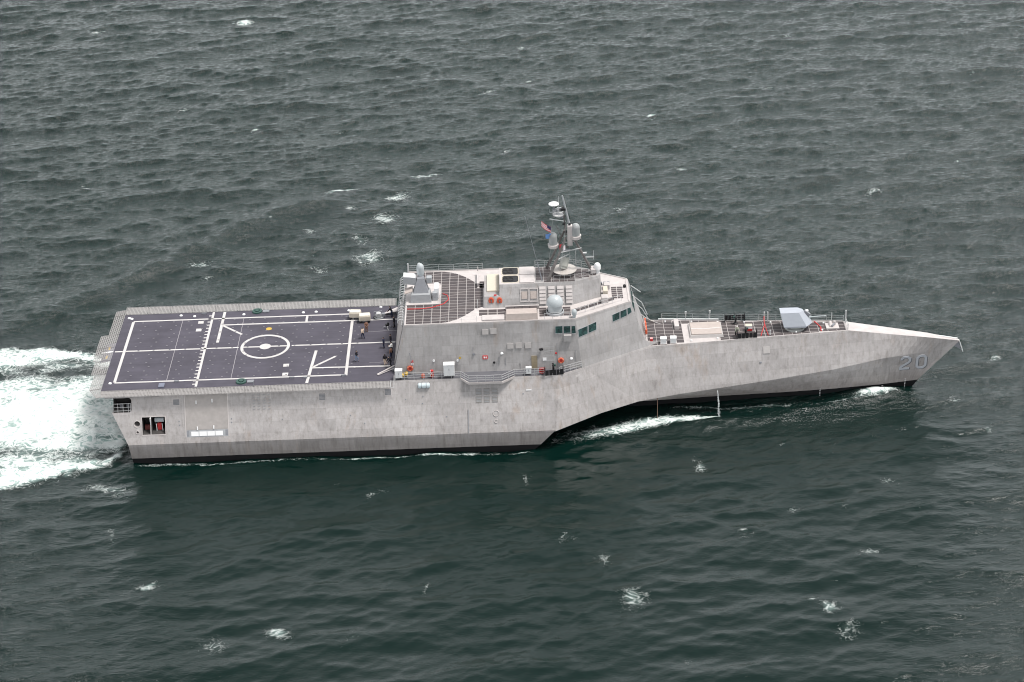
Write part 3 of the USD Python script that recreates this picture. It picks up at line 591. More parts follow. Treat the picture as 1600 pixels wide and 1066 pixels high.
def ringmesh(c, r0, r1, z, n=64):
    t = np.arange(n) * 2 * np.pi / n; o = np.stack([np.cos(t), np.sin(t)], 1)
    v = np.vstack([np.c_[c + o * r1, np.full(n, z)], np.c_[c + o * r0, np.full(n, z)]]); f = []
    for i in range(n): j = (i + 1) % n; f += [[i, j, n + j], [i, n + j, n + i]]
    return trimesh.Trimesh(v, f, process=False)
obj('landing_circle', ringmesh(np.array([22.85, 0.0]), 3.25, 3.68, ZM), PAINT, deck)
obj('landing_spot', MB().lathe((22.85, 0, ZM), [(0.001, 0), (.85, 0)], 32).mesh(), PAINT, deck)
obj('landing_spot', MB().lathe((22.9, 5.54, ZM), [(0.001, 0), (.45, 0)], 24).mesh(), YELLOW, deck, label='yellow painted spot beside the landing circle')
line(15.6, 11.5, 15.55, 1.75, .42); line(15.8, 7.28, 35.18, 7.25); line(35.62, 7.25, 42.3, 7.2); line(15.8, 7.1, 18.98, 4.05, .36)
line(30.56, -1.8, 29.87, -11.4, .42); line(30.4, -7.0, 35.18, -7.1); line(35.62, -7.1, 41.85, -7.25); line(30.4, -6.8, 33.57, -3.75, .36)
line(28.42, 9.2, 28.42, 7.45, .36)
line(13.9, -11.3, 13.9, 11.6, .34)
for k in range(22): line(13.73, -10.6 + k * 1.0, 13.30, -10.6 + k * 1.0, .26, name='fence_tick')
for x, y in ((12.29, 8.4), (12.25, 5.95), (26.46, -5.95), (26.55, -8.6)): line(x - .42, y, x + .42, y, .85, name='deck_square')
for x in (9.42, 18.75): line(x, -9.2, x, 9.2, .07, ZD + .0235, 'deck_seam', SEAM)
line(38.6, -6.0, 42.5, -6.0, .05, ZD + .0235, 'deck_seam', SEAM); line(37.0, 3.6, 43, 3.5, .06, ZD + .0235, 'deck_seam', SEAM)
tie = MB()
for i in range(15):
    for j in range(15):
        x, y = 3.4 + i * 2.33 + (.55 if j % 2 else 0), -8.7 + j * 1.25
        if abs(x - 22.85) < .5 and abs(y) < .5: continue
        tie.box((x + rng.normal() * .03, y, ZD + .035), (.26, .20, .03))
obj('tie_down', tie, plain('tie_down_metal', (.115, .11, .12)), deck, kind='stuff')
for x, y in ((1.31, -9.6), (1.06, 10.48), (1.5, 10.2), (8.97, 10.72), (11.08, 10.35), (18.62, 10.4), (27.74, 10.33), (29.69, 10.39), (34.69, 10.43), (39.55, 11.2)):
    obj('deck_light', MB().lathe((x, y, ZD + .02), [(.24, 0), (.24, .10), (.12, .2), (.001, .22)], 10).mesh(), WHITE, deck)
for x, y in ((10.96, -9.75), (27.62, -9.81), (29.57, -9.95), (35.11, -9.78), (12.5, 11.0)):
    obj('deck_cleat', MB().box((x, y, ZD + .10), (.5, .18, .16)).box((x, y, ZD + .22), (.75, .12, .08)), DGREY, deck)
for x, y in ((20.37, -10.45), (20.6, 11.2)):
    obj('hose_reel', MB().lathe((x, y, ZD + .02), [(.75, 0), (.75, .22), (.45, .22), (.45, .12), (.3, .12), (.3, .28), (.001, .28)], 20).mesh(), GREEN, deck, label='round green hose reel at the deck edge')
    obj('deck_hatch', rounded((x + 1.35, y - .05, ZD + .11), (1.0, .7, .18), .05), DGREY, deck)
obj('deck_hatch', rounded((8.9, -10.75, ZD + .12), (.85, 1.1, .2), .05), plain('hatch_blue_grey', (.12, .13, .17)), deck)
obj('deck_mast_stub', MB().tube((22.3, -11.7, ZD), (22.3, -11.7, ZD + .9), .04), DGREY, deck)
# stern approach marking plate
obj('stern_plate', MB().poly([(-1.3, -2.8, 10.25), (.28, -2.8, 10.44), (.28, 2.8, 10.44), (-1.3, 2.8, 10.25)], (-.12, 0, 1), .03), plain('stern_plate_blue', (.085, .09, .13)), ship)
obj('stern_mark', MB().poly([(-1.6, .0, 10.25), (.2, .0, 10.47), (.2, .28, 10.47), (-1.6, .28, 10.25)], (-.12, 0, 1), .03), WHITE, ship)
for y in (1.3, -1.4): obj('stern_mark', MB().poly([(-.75, y - .5, 10.34), (-.4, y - .5, 10.385), (-.4, y + .5, 10.385), (-.75, y + .5, 10.34)], (-.12, 0, 1), .03), YELLOW, ship)
# safety nets: one panel per frame
def net(p0, p1, o0, o1, gap, bar, rails=2):
    """p: inner corners, o: outer corners"""
    p0, p1, o0, o1 = map(lambda q: np.asarray(q, float), (p0, p1, o0, o1)); m = MB()
    for a, b in ((p0, p1), (o0, o1), (p0, o0), (p1, o1)): m.tube(a, b, .04, n=5)
    n = max(int(np.linalg.norm(p1 - p0) / gap), 1); nr = np.cross(p1 - p0, o0 - p0); nr = nr / np.linalg.norm(nr); nr *= np.sign(nr[2])
    u = (p1 - p0) / np.linalg.norm(p1 - p0) * bar / 2
    for k in range(1, n):
        t = k / n; a, b = p0 + (p1 - p0) * t, o0 + (o1 - o0) * t
        m.add([a - u, a + u, b + u, b - u], [[0, 1, 2], [0, 2, 3]])
    w = (o0 - p0) / np.linalg.norm(o0 - p0) * bar / 2
    nn = max(int(np.linalg.norm(o0 - p0) / gap / 1.3), 1)
    for k in range(1, nn):
        t = k / nn; a, b = p0 + (o0 - p0) * t, p1 + (o1 - p1) * t
        m.add([a - w, a + w, b + w, b - w] + nr * .006, [[0, 1, 2], [0, 2, 3]])
    return m
xs = np.linspace(.3, 41.9, 13)
for a, b in zip(xs[:-1], xs[1:]):
    obj('safety_net', net((a + .04, -11.66, ZD - .02), (b - .04, -11.66, ZD - .02), (a + .04, -13.05, ZD - .28), (b - .04, -13.05, ZD - .28), .19, .115), NET, ship)
    obj('safety_net', net((a + .04, 11.66, ZD + .05), (b - .04, 11.66, ZD + .05), (a + .04, 13.3, ZD + .42), (b - .04, 13.3, ZD + .42), .21, .135), NET, ship)
ys = [(13.2, 9.4, -1.36), (9.4, 5.65, -1.36), (5.55, 1.6, -2.45), (1.5, -2.4, -2.42), (-2.5, -6.5, -2.0), (-6.6, -10.9, -1.5)]
for a, b, xo in ys:
    obj('safety_net', net((.22, a - .05, ZD - .02), (.22, b + .05, ZD - .02), (xo, a - .05, ZD - .26), (xo, b + .05, ZD - .26), .22, .10), NET, ship)
obj('safety_net', net((.22, 13.2, ZD + .05), (.22, 11.7, ZD), (-1.3, 13.2, ZD - .2), (-1.36, 11.7, ZD - .2), .22, .10), NET, ship)
obj('safety_net', net((.25, -11.0, ZD - .02), (.3, -13.0, ZD - .28), (-1.4, -11.0, ZD - .26), (-.2, -13.1, ZD - .30), .22, .10), NET, ship)
obj('deck_coaming', MB().poly([(.3, -11.62, ZD - .05), (8.9, -11.62, ZD - .05), (8.9, -12.1, ZD - .62), (.3, -12.1, ZD - .62)], (0, -1, .6), .1), LIGHT, ship)

# ------------------------------------------------------------------ superstructure
ZR, ZU = 17.7, 20.75
base = [(42.4, -9.85), (69.5, -9.85), (79.35, -4.14), (79.35, 4.14), (69.5, 9.85), (42.4, 9.85)]
roof = [(44.2, -8.6), (68.75, -8.42), (76.95, -3.66), (76.95, 3.66), (68.75, 8.42), (44.2, 8.6)]
ss = loft([[(x, y, ZD - .05) for x, y in base], [(x, y, ZR) for x, y in roof]])
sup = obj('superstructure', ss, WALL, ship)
n_w = np.array([0, -1, .1657]) / math.hypot(1, .1657)
n_p1 = np.array([.58, -1, .26]); n_p1 /= np.linalg.norm(n_p1)
def Wyy(z): return Wy(z) - .0
for s in (1, -1):   # curved fairing where the side sweeps down to the foredeck
    pr = [(78.1, 10.42), (77.9, 14.6), (78.3, 12.6), (78.75, 11.75), (79.5, 11.15), (80.4, 10.78), (81.3, 10.55), (82.2, 10.45)]
    q = []
    for x, z in pr:
        y = max(P1y(x, z), -(4.15 - (x - 79.4) * .076) + .22 * (z - ZD)) if x > 79 else P1y(x, z)
        q.append((x, y if s == 1 else -y, z))
    top = [np.array(p) for p in q]
    v = np.vstack([top, [p + np.array([-.05, s * .14, 0]) for p in top]]); n = len(top); f = []
    cidx = 0
    for i in range(1, n - 1): f += [[cidx, (cidx + i) % n, (cidx + i + 1) % n], [n + cidx, n + (cidx + i + 1) % n, n + (cidx + i) % n]]
    for i in range(n): j = (i + 1) % n; f += [[i, n + i, n + j], [i, n + j, j]]
    tt = trimesh.Trimesh(v, f, process=False)
    obj('bulwark_fairing', tt, WALL, ship)
def wplate(x0, x1, z0, z1, mat, name, proud=.05, label=None): return obj(name, plate(Wy, n_w, x0, x1, z0, z1, proud, .1), mat, sup, label=label)
# windows on the straight wall and on the slanting face
def pquad(pts, off): return [np.array([x, P1y(x, z), z]) + n_p1 * off for x, z in pts]
def window(quad_xz, slant, name='bridge_window'):
    if slant: q = pquad(quad_xz, .03); n = n_p1
    else: q = [on(Wy, x, z, .03, n_w) for x, z in quad_xz]; n = n_w
    c = np.mean(q, 0); q = [c + (p - c) * 1.09 for p in q]; fr = MB()
    o = [c + (p - c) * 1.10 + n * .03 for p in q]
    for i in range(4):
        j = (i + 1) % 4; fr.poly([q[i] + n * .03, q[j] + n * .03, o[j], o[i]], n, .07)
    w = obj(name, fr, GREY, sup)
    obj('window_pane', MB().poly(q, n, .05), GLASS, w)
for qd in ([(65.85, 15.84), (66.77, 15.86), (66.80, 16.82), (65.88, 16.80)], [(67.10, 15.84), (67.90, 15.86), (67.90, 16.78), (67.07, 16.78)], [(68.18, 15.78), (68.72, 15.80), (68.62, 16.76), (68.2, 16.76)]): window(qd, False)
for qd in ('w1', 'w2', 'w3', 'w4', 'w5'): pass
P1W = [[(69.25, 15.05), (70.40, 15.18), (70.42, 16.18), (69.12, 16.05)], [(70.64, 15.22), (71.68, 15.34), (71.68, 16.36), (70.64, 16.22)],
       [(74.28, 15.72), (75.18, 15.82), (75.20, 16.74), (74.22, 16.62)], [(75.40, 15.86), (76.28, 15.96), (76.24, 16.84), (75.40, 16.76)], [(76.50, 16.02), (77.02, 16.22), (76.86, 16.90), (76.45, 16.88)]]
for qd in P1W: window(qd, True)
# front windows
def Fx(z): return 79.35 - (z - (ZD - .05)) * (79.35 - 76.95) / (ZR - ZD + .05)
n_f = np.array([1, 0, .331]); n_f /= np.linalg.norm(n_f)
for k in range(6):
    y0 = -3.2 + k * 1.08
    q = [np.array([Fx(z), y, z]) + n_f * .03 for y, z in ((y0, 15.7), (y0 + .88, 15.7), (y0 + .88, 16.9), (y0, 16.9))]
    obj('bridge_window', MB().poly(q, n_f, .05), GLASS, sup)
for pp in ([(77.3, -3.6, 17.7), (78.6, -3.4, 16.4), (79.6, -3.0, 14.4)], [(77.3, -1.5, 17.7), (78.7, -1.5, 16.4), (79.5, -1.5, 14.4)], [(77.3, 1.5, 17.7), (78.7, 1.5, 16.6)]): obj('front_rail', MB().path(pp, .06), RAIL, ship)
# plates, door, lights on the starboard wall
for x0, z0 in ((55.33, 16.0), (56.5, 16.05), (58.85, 13.75), (60.05, 13.78), (61.4, 13.73)):
    wplate(x0, x0 + .9, z0, z0 + .78, PLATE, 'access_panel', .06)
wplate(55.25, 55.98, 12.3, 12.85, RED, 'red_plaque', .06)
wplate(55.4, 55.62, 12.45, 12.7, WHITE, 'plaque_mark', .08); wplate(55.7, 55.85, 12.45, 12.7, WHITE, 'plaque_mark', .08)
dr = wplate(62.25, 63.1, 10.6, 12.55, BROWN, 'wall_door', .10, label='brown covered door in the side wall above the walkway')
wplate(63.9, 64.42, 11.75, 12.2, WHITE, 'wall_sign', .07)
for x, z, mt in ((56.88, 11.76, BLACK), (48.2, 12.35, WHITE), (53.99, 13.1, DGREY), (51.64, 12.24, WHITE)):
    obj('wall_fitting', MB().tube(on(Wy, x, z, 0, n_w), on(Wy, x, z, .14, n_w), .17, n=12), mt, sup)
def lamp(x, z):
    b = on(Wy, x, z, .0, n_w)
    a = obj('wall_lamp', MB().tube(b, b + [0, -.45, .05], .05).box(b + [0, -.05, -.2], (.3, .1, .3)), DGREY, sup)
    obj('lamp_globe', MB().lathe(b + [0, -.5, .0], [(.001, -.22), (.2, -.1), (.24, .05), (.15, .2), (.001, .26)], 12).mesh(), WHITE, a)
lamp(58.04, 13.3); lamp(68.0, 12.15)
obj('wall_camera', MB().box(on(Wy, 63.7, 13.55, .25, n_w), (.5, .35, .22), rz=.3).tube(on(Wy, 63.6, 13.3, 0, n_w), on(Wy, 63.7, 13.5, .25, n_w), .06), BLACK, sup)
obj('signal_horn', MB().tube(on(Wy, 52.0, 12.75, .05, n_w), on(Wy, 52.0, 12.75, .4, n_w), .05, .18, 10), YELLOW, sup)
for x, z0, z1 in ((57.6, 11.3, 12.6), (58.5, 11.3, 12.4), (53.9, 12.9, 14.2), (66.0, 10.6, 14.4), (68.6, 11.5, 13.2), (60.6, 10.6, 11.6)):
    obj('wall_pipe', MB().tube(on(Wy, x, z0, .05, n_w), on(Wy, x, z1, .05, n_w), .03, n=6), DGREY, sup)
for z in (13.9, 13.2, 12.5, 11.8): obj('wall_ladder', MB().tube(on(Wy, 64.1, z, .08, n_w), on(Wy, 65.6, z + .02, .08, n_w), .022, n=5), GREY, sup)
obj('davit_pole', MB().tube(on(Wy, 44.75, 13.7, .15, n_w), on(Wy, 45.5, 10.6, .6, n_w), .05), DGREY, ship)
obj('boarding_shelf', MB().box((67.55, -9.2, 15.15), (1.1, .55, .95)), WALL, sup)
for x in (44.9,): wplate(x, x + .35, 12.15, 12.5, RED, 'fire_sign', .06)
wplate(44.95, 45.25, 11.85, 12.1, WHITE, 'fire_sign', .06); wplate(65.7, 66.0, 12.7, 12.95, RED, 'fire_sign', .06)
for x, z in ((68.1, 9.45), (69.1, 8.9), (68.9, 9.2), (68.85, 8.3)):
    nn = n_p1; p = np.array([x, P1y(x, z) - .02, z])
# bolted round plates on the slanting face
def p1plate(x0, x1, z0, z1, mat, name='access_panel'):
    y = lambda x, z: P1y(x, z) - .02 - .012 * max(ZD - z, 0) * 1.0
    q = [np.array([x, y(x, z), z]) + n_p1 * .07 for x, z in ((x0, z0), (x1, z0), (x1, z1), (x0, z1))]
    obj(name, MB().poly(q, n_p1, .14), mat, sup)
p1plate(68.5, 69.15, 9.15, 9.75, PLATE); p1plate(68.5, 69.2, 8.05, 8.75, PLATE)

# walkway along the starboard side (and its twin)
for s in (-1, 1):
    w = [(42.55, s * 11.55), (66.0, s * 11.62), (69.4, s * 9.75), (69.2, s * 9.7), (42.55, s * 9.7)]
    obj('walkway', MB().poly([(x, y, ZD + .012) for x, y in w], (0, 0, 1), .01), WALK, ship)
    b = [(51.9, 11.45), (53.15, 13.02), (58.0, 13.06), (59.9, 11.45)]
    obj('boarding_platform', MB().poly([(x, s * y, ZD + .03) for x, y in b], (0, 0, 1), .32), LIGHT, ship)
    b2 = [(52.0, 11.42), (53.25, 12.92), (57.9, 12.95), (59.8, 11.42)]
    obj('platform_grating', MB().poly([(x, s * y, ZD + .042) for x, y in b2], (0, 0, 1), .01), WALK, ship)
def railing(pts, h=1.1, rails=3, gap=1.25, r=.026, mat=RAIL, rp=.03):
    pts = [np.asarray(p, float) for p in pts]; m = MB()
    for k in range(1, rails + 1):
        z = np.array([0, 0, h * k / rails]); m.path([p + z for p in pts], r, 5)
    rl = obj('railing', m, mat, ship)
    for a, b in zip(pts[:-1], pts[1:]):
        n = max(int(round(np.linalg.norm(b - a) / gap)), 1)
        for k in range(n):
            p = a + (b - a) * k / n; obj('stanchion', MB().tube(p - [0, 0, .04], p + [0, 0, h], rp, n=5), mat, rl)
    obj('stanchion', MB().tube(pts[-1] - [0, 0, .04], pts[-1] + [0, 0, h], rp, n=5), mat, rl)
z = ZD + .03
railing([(42.65, -10.1, z), (42.65, -11.5, z), (52.0, -11.5, z), (53.2, -12.95, z), (57.95, -12.98, z), (59.8, -11.52, z), (64.0, -11.55, z)])
railing([(66.2, -11.4, z), (69.5, -9.8, z)], gap=1.0)
railing([(42.65, 10.1, z), (42.65, 11.5, z), (66.0, 11.5, z)], gap=1.6)
obj('net_end_rail', MB().path([(42.0, -11.6, ZD + .05), (41.95, -13.0, ZD - .2)], .05).path([(42.5, -11.6, ZD + .9), (42.45, -13.0, ZD - .3), (41.95, -13.0, ZD - .3)], .035), RAIL, ship)

# ------------------------------------------------------------------ roof deck with non-skid panels
rd = MB().poly([(x + (.03 if x < 60 else -.03), y * .996, ZR + .012) for x, y in roof], (0, 0, 1), .01)
rdeck = obj('roof_deck', rd, LIGHT, ship)
npan = 0
def panel_field(x0, x1, dx, y0, y1, dy, z, inside, parent, name, gap=.12):
    global npan
    nx, ny = int(round((x1 - x0) / dx)), int(round((y1 - y0) / dy))
    for i in range(nx):
        for j in range(ny):
            a, b = x0 + i * dx + gap / 2, x0 + (i + 1) * dx - gap / 2; c, d = y0 + j * dy + gap * .75, y0 + (j + 1) * dy - gap * .75
            xm, ym = (a + b) / 2, (c + d) / 2
            q = inside(a, b, c, d)
            if q is None: continue
            obj(name, MB().poly([(x, y, z) for x, y in q], (0, 0, 1), .02), PANEL[(i * 7 + j * 3 + int(3 * random.random())) % 3], parent); npan += 1
def roof_lim(x):
    return 8.15 if x < 49.2 else (8.15 - 4.6 * min(max((x - 49.2) / 5.6, 0), 1) ** 2.0)
def aft_roof(a, b, c, d):
    la, lb = roof_lim(a), roof_lim(b)
    if a < 49.3 and b > 44.0 and c > -2.5 and d < 4.6: return None
    q = Polygon([(a, c), (b, c), (b, d), (a, d)]).intersection(Polygon([(a - .01, -la), (b + .01, -lb), (b + .01, lb), (a - .01, la)]))
    if q.is_empty or q.area < .08 or q.geom_type != 'Polygon': return None
    return list(q.exterior.coords)[:-1]
panel_field(44.4, 54.9, 1.235, -8.36, 8.36, .88, ZR + .035, aft_roof, rdeck, 'roof_panel', .07)
panel_field(54.9, 58.9, 1.33, -6.4, -4.5, .95, ZR + .035, lambda a, b, c, d: [(a, c), (b, c), (b, d), (a, d)], rdeck, 'roof_panel', .1)
panel_field(63.6, 68.2, 1.15, -7.3, -4.5, .70, ZR + .035, lambda a, b, c, d: [(a, c), (b, c), (b, d), (a, d)], rdeck, 'roof_panel', .08)
for k in range(5):
    xa, xb = 68.3 + k * 1.28, 68.3 + (k + 1) * 1.28 - .08
    ya, yb = -5.6 + .58 * (xa - 68.3), -5.6 + .58 * (xb - 68.3)
    obj('roof_panel', MB().poly([(xa, ya - 1.0, ZR + .035), (xb, yb - 1.0, ZR + .035), (xb, yb + .1, ZR + .035), (xa, ya + .1, ZR + .035)], (0, 0, 1), .02), PANEL[k % 3], rdeck)
panel_field(74.3, 76.0, .85, -2.5, 1.3, .63, ZR + .035, lambda a, b, c, d: [(a, c), (b, c), (b, d), (a, d)], rdeck, 'roof_panel', .10)
panel_field(54.95, 56.3, 1.33, 2.4, 4.6, .73, ZR + .035, lambda a, b, c, d: [(a, c), (b, c), (b, d), (a, d)], rdeck, 'roof_panel', .10)
# roof rim: low white coaming
for s in (-1, 1):
    m = MB()
    rim = [(44.25, s * 8.5), (68.7, s * 8.32), (76.85, s * 3.6)]
    for a, b in zip(rim[:-1], rim[1:]):
        d = np.array([b[0] - a[0], b[1] - a[1]]); l = np.linalg.norm(d)
        m.box(((a[0] + b[0]) / 2, (a[1] + b[1]) / 2, ZR + .06), (l, .12, .12), rz=math.atan2(d[1], d[0]))
    obj('roof_coaming', m, LIGHT, ship)
obj('roof_coaming', MB().box((76.7, 0, ZR + .06), (.12, 7.0, .12)), LIGHT, ship)
for xy in ([(68.9, -7.2), (72.9, -4.85), (75.6, -3.3)],): railing([(x, y, ZR + .03) for x, y in xy], 1.0, 2, 1.45)
railing([(48, -8.25, ZR + .03), (54.6, -8.25, ZR + .03)], 1.0, 2, 2.4, .012, rp=.022)
railing([(44.4, 8.4, ZR + .03), (55.5, 8.4, ZR + .03)], 1.1, 3, 2.2, .018, rp=.03)
railing([(54.75, -4.2, ZR + .03), (54.75, -2.9, ZR + .03)], .9, 2, 1.2)
obj('roof_post', MB().tube((54.8, 2.5, ZR), (54.8, 2.5, ZR + .1), .2).box((54.75, 4.6, ZR + .6), (.22, 4.3, .35)).tube((54.75, 6.6, ZR), (54.75, 6.6, ZR + 1.4), .09), LIGHT, ship)
# folded row of hoops along the hangar's top edge
hm = MB().tube((43.75, -6.3, 16.6), (43.75, 7.8, 16.6), .09)
for k in range(18):
    y = -6.0 + k * .8
    hm.path([(43.9 + .55 * math.cos(t) * .9 - .3, y, 16.9 + .5 * math.sin(t)) for t in np.linspace(-.6, 3.4, 7)], .07, 5)
obj('hangar_hoops', hm, RAIL, ship, label='row of pale curved hoops along the hangar roof edge')
obj('hangar_post', MB().tube((44.15, -7.8, ZR), (44.15, -7.8, ZR + 1.6), .05).tube((44.3, 7.9, ZR), (44.3, 7.9, ZR + 1.7), .12).lathe((46.0, 7.8, ZR), [(.05, 0), (.05, 1.3), (.22, 1.4), (.22, 1.75), (.001, 1.85)], 10), RAIL, ship)
# hangar door in the aft wall
nh = np.array([-1, 0, .055])
obj('hangar_door', MB().poly([(42.33, -7, ZD + .1), (42.33, 7.4, ZD + .1), (43.73, 7.4, 16.2), (43.73, -7, 16.2)], (-1, 0, 0), .08), LDOOR, ship)

# missile launcher on the hangar roof
ml = UsdGeom.Xform.Define(stage, numbered(pathof(ship), 'missile_launcher')).GetPrim()
obj('plinth', MB().box((46.75, .9, ZR + .06), (4.9, 6.6, .12)), LIGHT, ml)
obj('base', loft([[(44.9, -1.9, ZR + .1), (48.0, -1.9, ZR + .1), (48.0, .7, ZR + .1), (44.9, .7, ZR + .1)], [(45.1, -1.75, ZR + 1.35), (47.8, -1.75, ZR + 1.35), (47.8, .5, ZR + 1.35), (45.1, .5, ZR + 1.35)]]), GREY, ml)
obj('trunnion', loft([[(45.4, -1.2, ZR + 1.35), (47.6, -1.2, ZR + 1.35), (47.6, .6, ZR + 1.35), (45.4, .6, ZR + 1.35)], [(46.0, -.4, ZR + 3.3), (47.0, -.4, ZR + 3.3), (47.0, .6, ZR + 3.3), (46.0, .6, ZR + 3.3)]]), DGREY, ml)
obj('launch_box', MB().box((44.9, .2, ZR + 3.05), (1.9, 1.5, 1.15), ry=.12), GREY, ml)
obj('launch_box_lit_top', MB().box((44.9, .2, ZR + 3.66), (1.7, 1.3, .06), ry=.12), WHITE, ml)  # white sheet paints the lit look of the box top
obj('electronics_box', rounded((47.75, .2, ZR + 2.9), (.8, .9, .9), .08), GREY, ml)
obj('search_radome', MB().lathe((46.5, .9, ZR + 3.3), [(.45, 0), (.56, .25), (.56, 1.2), (.48, 1.55), (.27, 1.78), (.001, 1.86)], 20).mesh(), RADOME, ml, smooth=50)
obj('cabinet', rounded((48.75, .2, ZR + 1.0), (.65, 1.9, 1.7), .06), WHITE, ml)
obj('cabinet', rounded((48.55, -1.0, ZR + .75), (.75, .7, 1.3), .06), GREY, ml)
obj('cover_panel', MB().box((44.7, -.6, ZR + 1.6), (1.2, 1.7, .1), ry=-.3), TAN, ml)
railing([(49.3, -2.2, ZR + .03), (49.3, .4, ZR + .03)], .9, 2, .9)
def arcpath(pts): return pts
hz = ZR + .045
hs = [(44.5, -3.6), (46.5, -3.65), (48.2, -3.3), (49.8, -2.3), (50.5, -1.0), (50.3, .3), (49.6, .9)]
obj('hose', MB().path([(x, y, hz + .03) for x, y in hs], .06, 6), RED, ship, label='red hose lying round the launcher plinth')

# ------------------------------------------------------------------ upper deckhouse with uptakes
ub = [(57.95, -4.1), (68.4, -4.0), (72.65, -1.8), (72.9, 0), (72.65, 1.8), (68.4, 4.0), (57.95, 4.1)]
ut = [(58.0, -2.75), (69.0, -2.5), (72.6, -.75), (72.75, 0), (72.6, .75), (69.0, 2.5), (58.0, 2.75)]
um = [(x + (ut[i][0] - x) * .42, y + (ut[i][1] - y) * .42, ZR + .42 * (ZU - ZR)) for i, (x, y) in enumerate(ub)]
house = obj('deckhouse', loft([[(x, y, ZR - .02) for x, y in ub], um, [(x, y, ZU) for x, y in ut]]), WALL, ship)
ab, zb = [(55.7, 4.12, 3.40), (58.0, 4.10, 3.38)], 19.25
obj('deckhouse_annex', loft([[(55.7, -4.12, ZR - .02), (57.97, -4.10, ZR - .02), (57.97, 4.10, ZR - .02), (55.7, 4.12, ZR - .02)], [(55.75, -3.43, zb), (57.97, -3.41, zb), (57.97, 3.41, zb), (55.75, 3.43, zb)]]), WALL, house)
Dy = lambda z: -4.05 + (z - ZR) * .443
n_d = np.array([0, -1, .443]) / math.hypot(1, .443)
for xa, xb in ((61.15, 62.0), (62.45, 63.35)):
    g = obj('intake_grille', frame(lambda z: Dy(z), n_d, xa - .1, xb + .1, 18.45, 20.05, .10, .10), LIGHT, house)
    obj('grille_screen', plate(Dy, n_d, xa, xb, 18.75, 19.75, .08), TAN, house)
for k, xa in enumerate((63.75, 65.05, 66.35, 67.6)):
    for j in range(5):
        z0 = 18.0 + j * .48
        if z0 + .42 > 20.55: continue
        q = [on(Dy, xa, z0, .16, n_d), on(Dy, xa + .95, z0, .16, n_d), on(Dy, xa + .95, z0 + .42, .08, n_d), on(Dy, xa, z0 + .42, .08, n_d)]
        obj('slat_panel', MB().poly(q, n_d, .06), LIGHT, house)
obj('cream_cover', MB().poly([(56.15, -2.0, 19.48), (57.9, -2.0, 19.48), (57.9, 3.35, 19.48), (56.15, 3.35, 19.48)], (0, 0, 1), .25), CREAM, house)
obj('deckhouse_panel', MB().poly([(58.0, -2.6, ZU + .03), (63.2, -2.55, ZU + .03), (63.2, 2.55, ZU + .03), (58.0, 2.6, ZU + .03)], (0, 0, 1), .04), LIGHT, house)
def rrect(x0, x1, y0, y1, r, n=5):
    return arc((x1 - r, y1 - r), r, 0, math.pi / 2, n) + arc((x0 + r, y1 - r), r, math.pi / 2, math.pi, n) + arc((x0 + r, y0 + r), r, math.pi, 1.5 * math.pi, n) + arc((x1 - r, y0 + r), r, 1.5 * math.pi, 2 * math.pi, n)
from shapely.geometry import Polygon
def rim(x0, x1, y0, y1, r, w, h, z):
    o = Polygon(rrect(x0 - w, x1 + w, y0 - w, y1 + w, r + w)).difference(Polygon(rrect(x0, x1, y0, y1, r)))
    t = trimesh.creation.extrude_polygon(o, h, engine='earcut'); t.apply_translation((0, 0, z)); return t
for y0, y1 in ((-2.16, -.08), (.30, 2.50)):
    e = obj('exhaust_uptake', rim(58.45, 60.75, y0, y1, .35, .14, .05, ZU + .03), CREAM, house)
    obj('uptake_painted_dark', MB().poly([(x, y, ZU + .04) for x, y in rrect(58.45, 60.75, y0, y1, .35)], (0, 0, 1), .01), BLACK, house)  # flat black sheet on a closed roof, paints the dark of the opening
    b = MB()
    for k in range(2): b.path([(58.9 + k * .7 + .45 * math.cos(t), (y0 + y1) / 2 + .5 * math.sin(t), ZU + .09) for t in np.linspace(0, 2 * math.pi, 13)], .04, 5)
    obj('uptake_pipe', b, plain('sooty_steel', (.02, .017, .015)), house)
for x0, x1, y0, y1 in ((60.95, 63.1, -2.5, -.1), (60.95, 63.1, .1, 2.5)):
    obj('deckhouse_panel', MB().box(((x0 + x1) / 2, (y0 + y1) / 2, ZU + .10), (x1 - x0, y1 - y0, .14)), LIGHT, house)
panel_field(63.3, 69.0, 1.14, -1.75, 2.45, .84, ZU + .03, lambda a, b, c, d: [(a, c), (b, c), (b, d), (a, d)], house, 'roof_panel', .09)
panel_field(64.44, 69.0, 1.14, -2.45, -1.78, .67, ZU + .03, lambda a, b, c, d: [(a, c), (b, c), (b, d), (a, d)], house, 'roof_panel', .09)
panel_field(69.0, 72.2, 1.06, -1.6, 1.6, .8, ZU + .03, lambda a, b, c, d: [(a, max(c, -2.4 + .49 * (b - 69) + .15)), (b, max(c, -2.4 + .49 * (b - 69) + .15)), (b, min(d, 2.4 - .49 * (b - 69) - .15)), (a, min(d, 2.4 - .49 * (b - 69) - .15))] if min(d, 2.4 - .49 * (b - 69) - .15) - max(c, -2.4 + .49 * (b - 69) + .15) > .1 else None, house, 'roof_panel', .09)
railing([(63.3, 2.55, ZU + .02), (69.0, 2.45, ZU + .02), (72.4, .8, ZU + .02)], 1.05, 3, 1.5, .018)
railing([(65.9, -2.5, ZU + .02), (69.0, -2.4, ZU + .02), (71.6, -1.15, ZU + .02)], 1.0, 2, 1.5, .012, rp=.024)
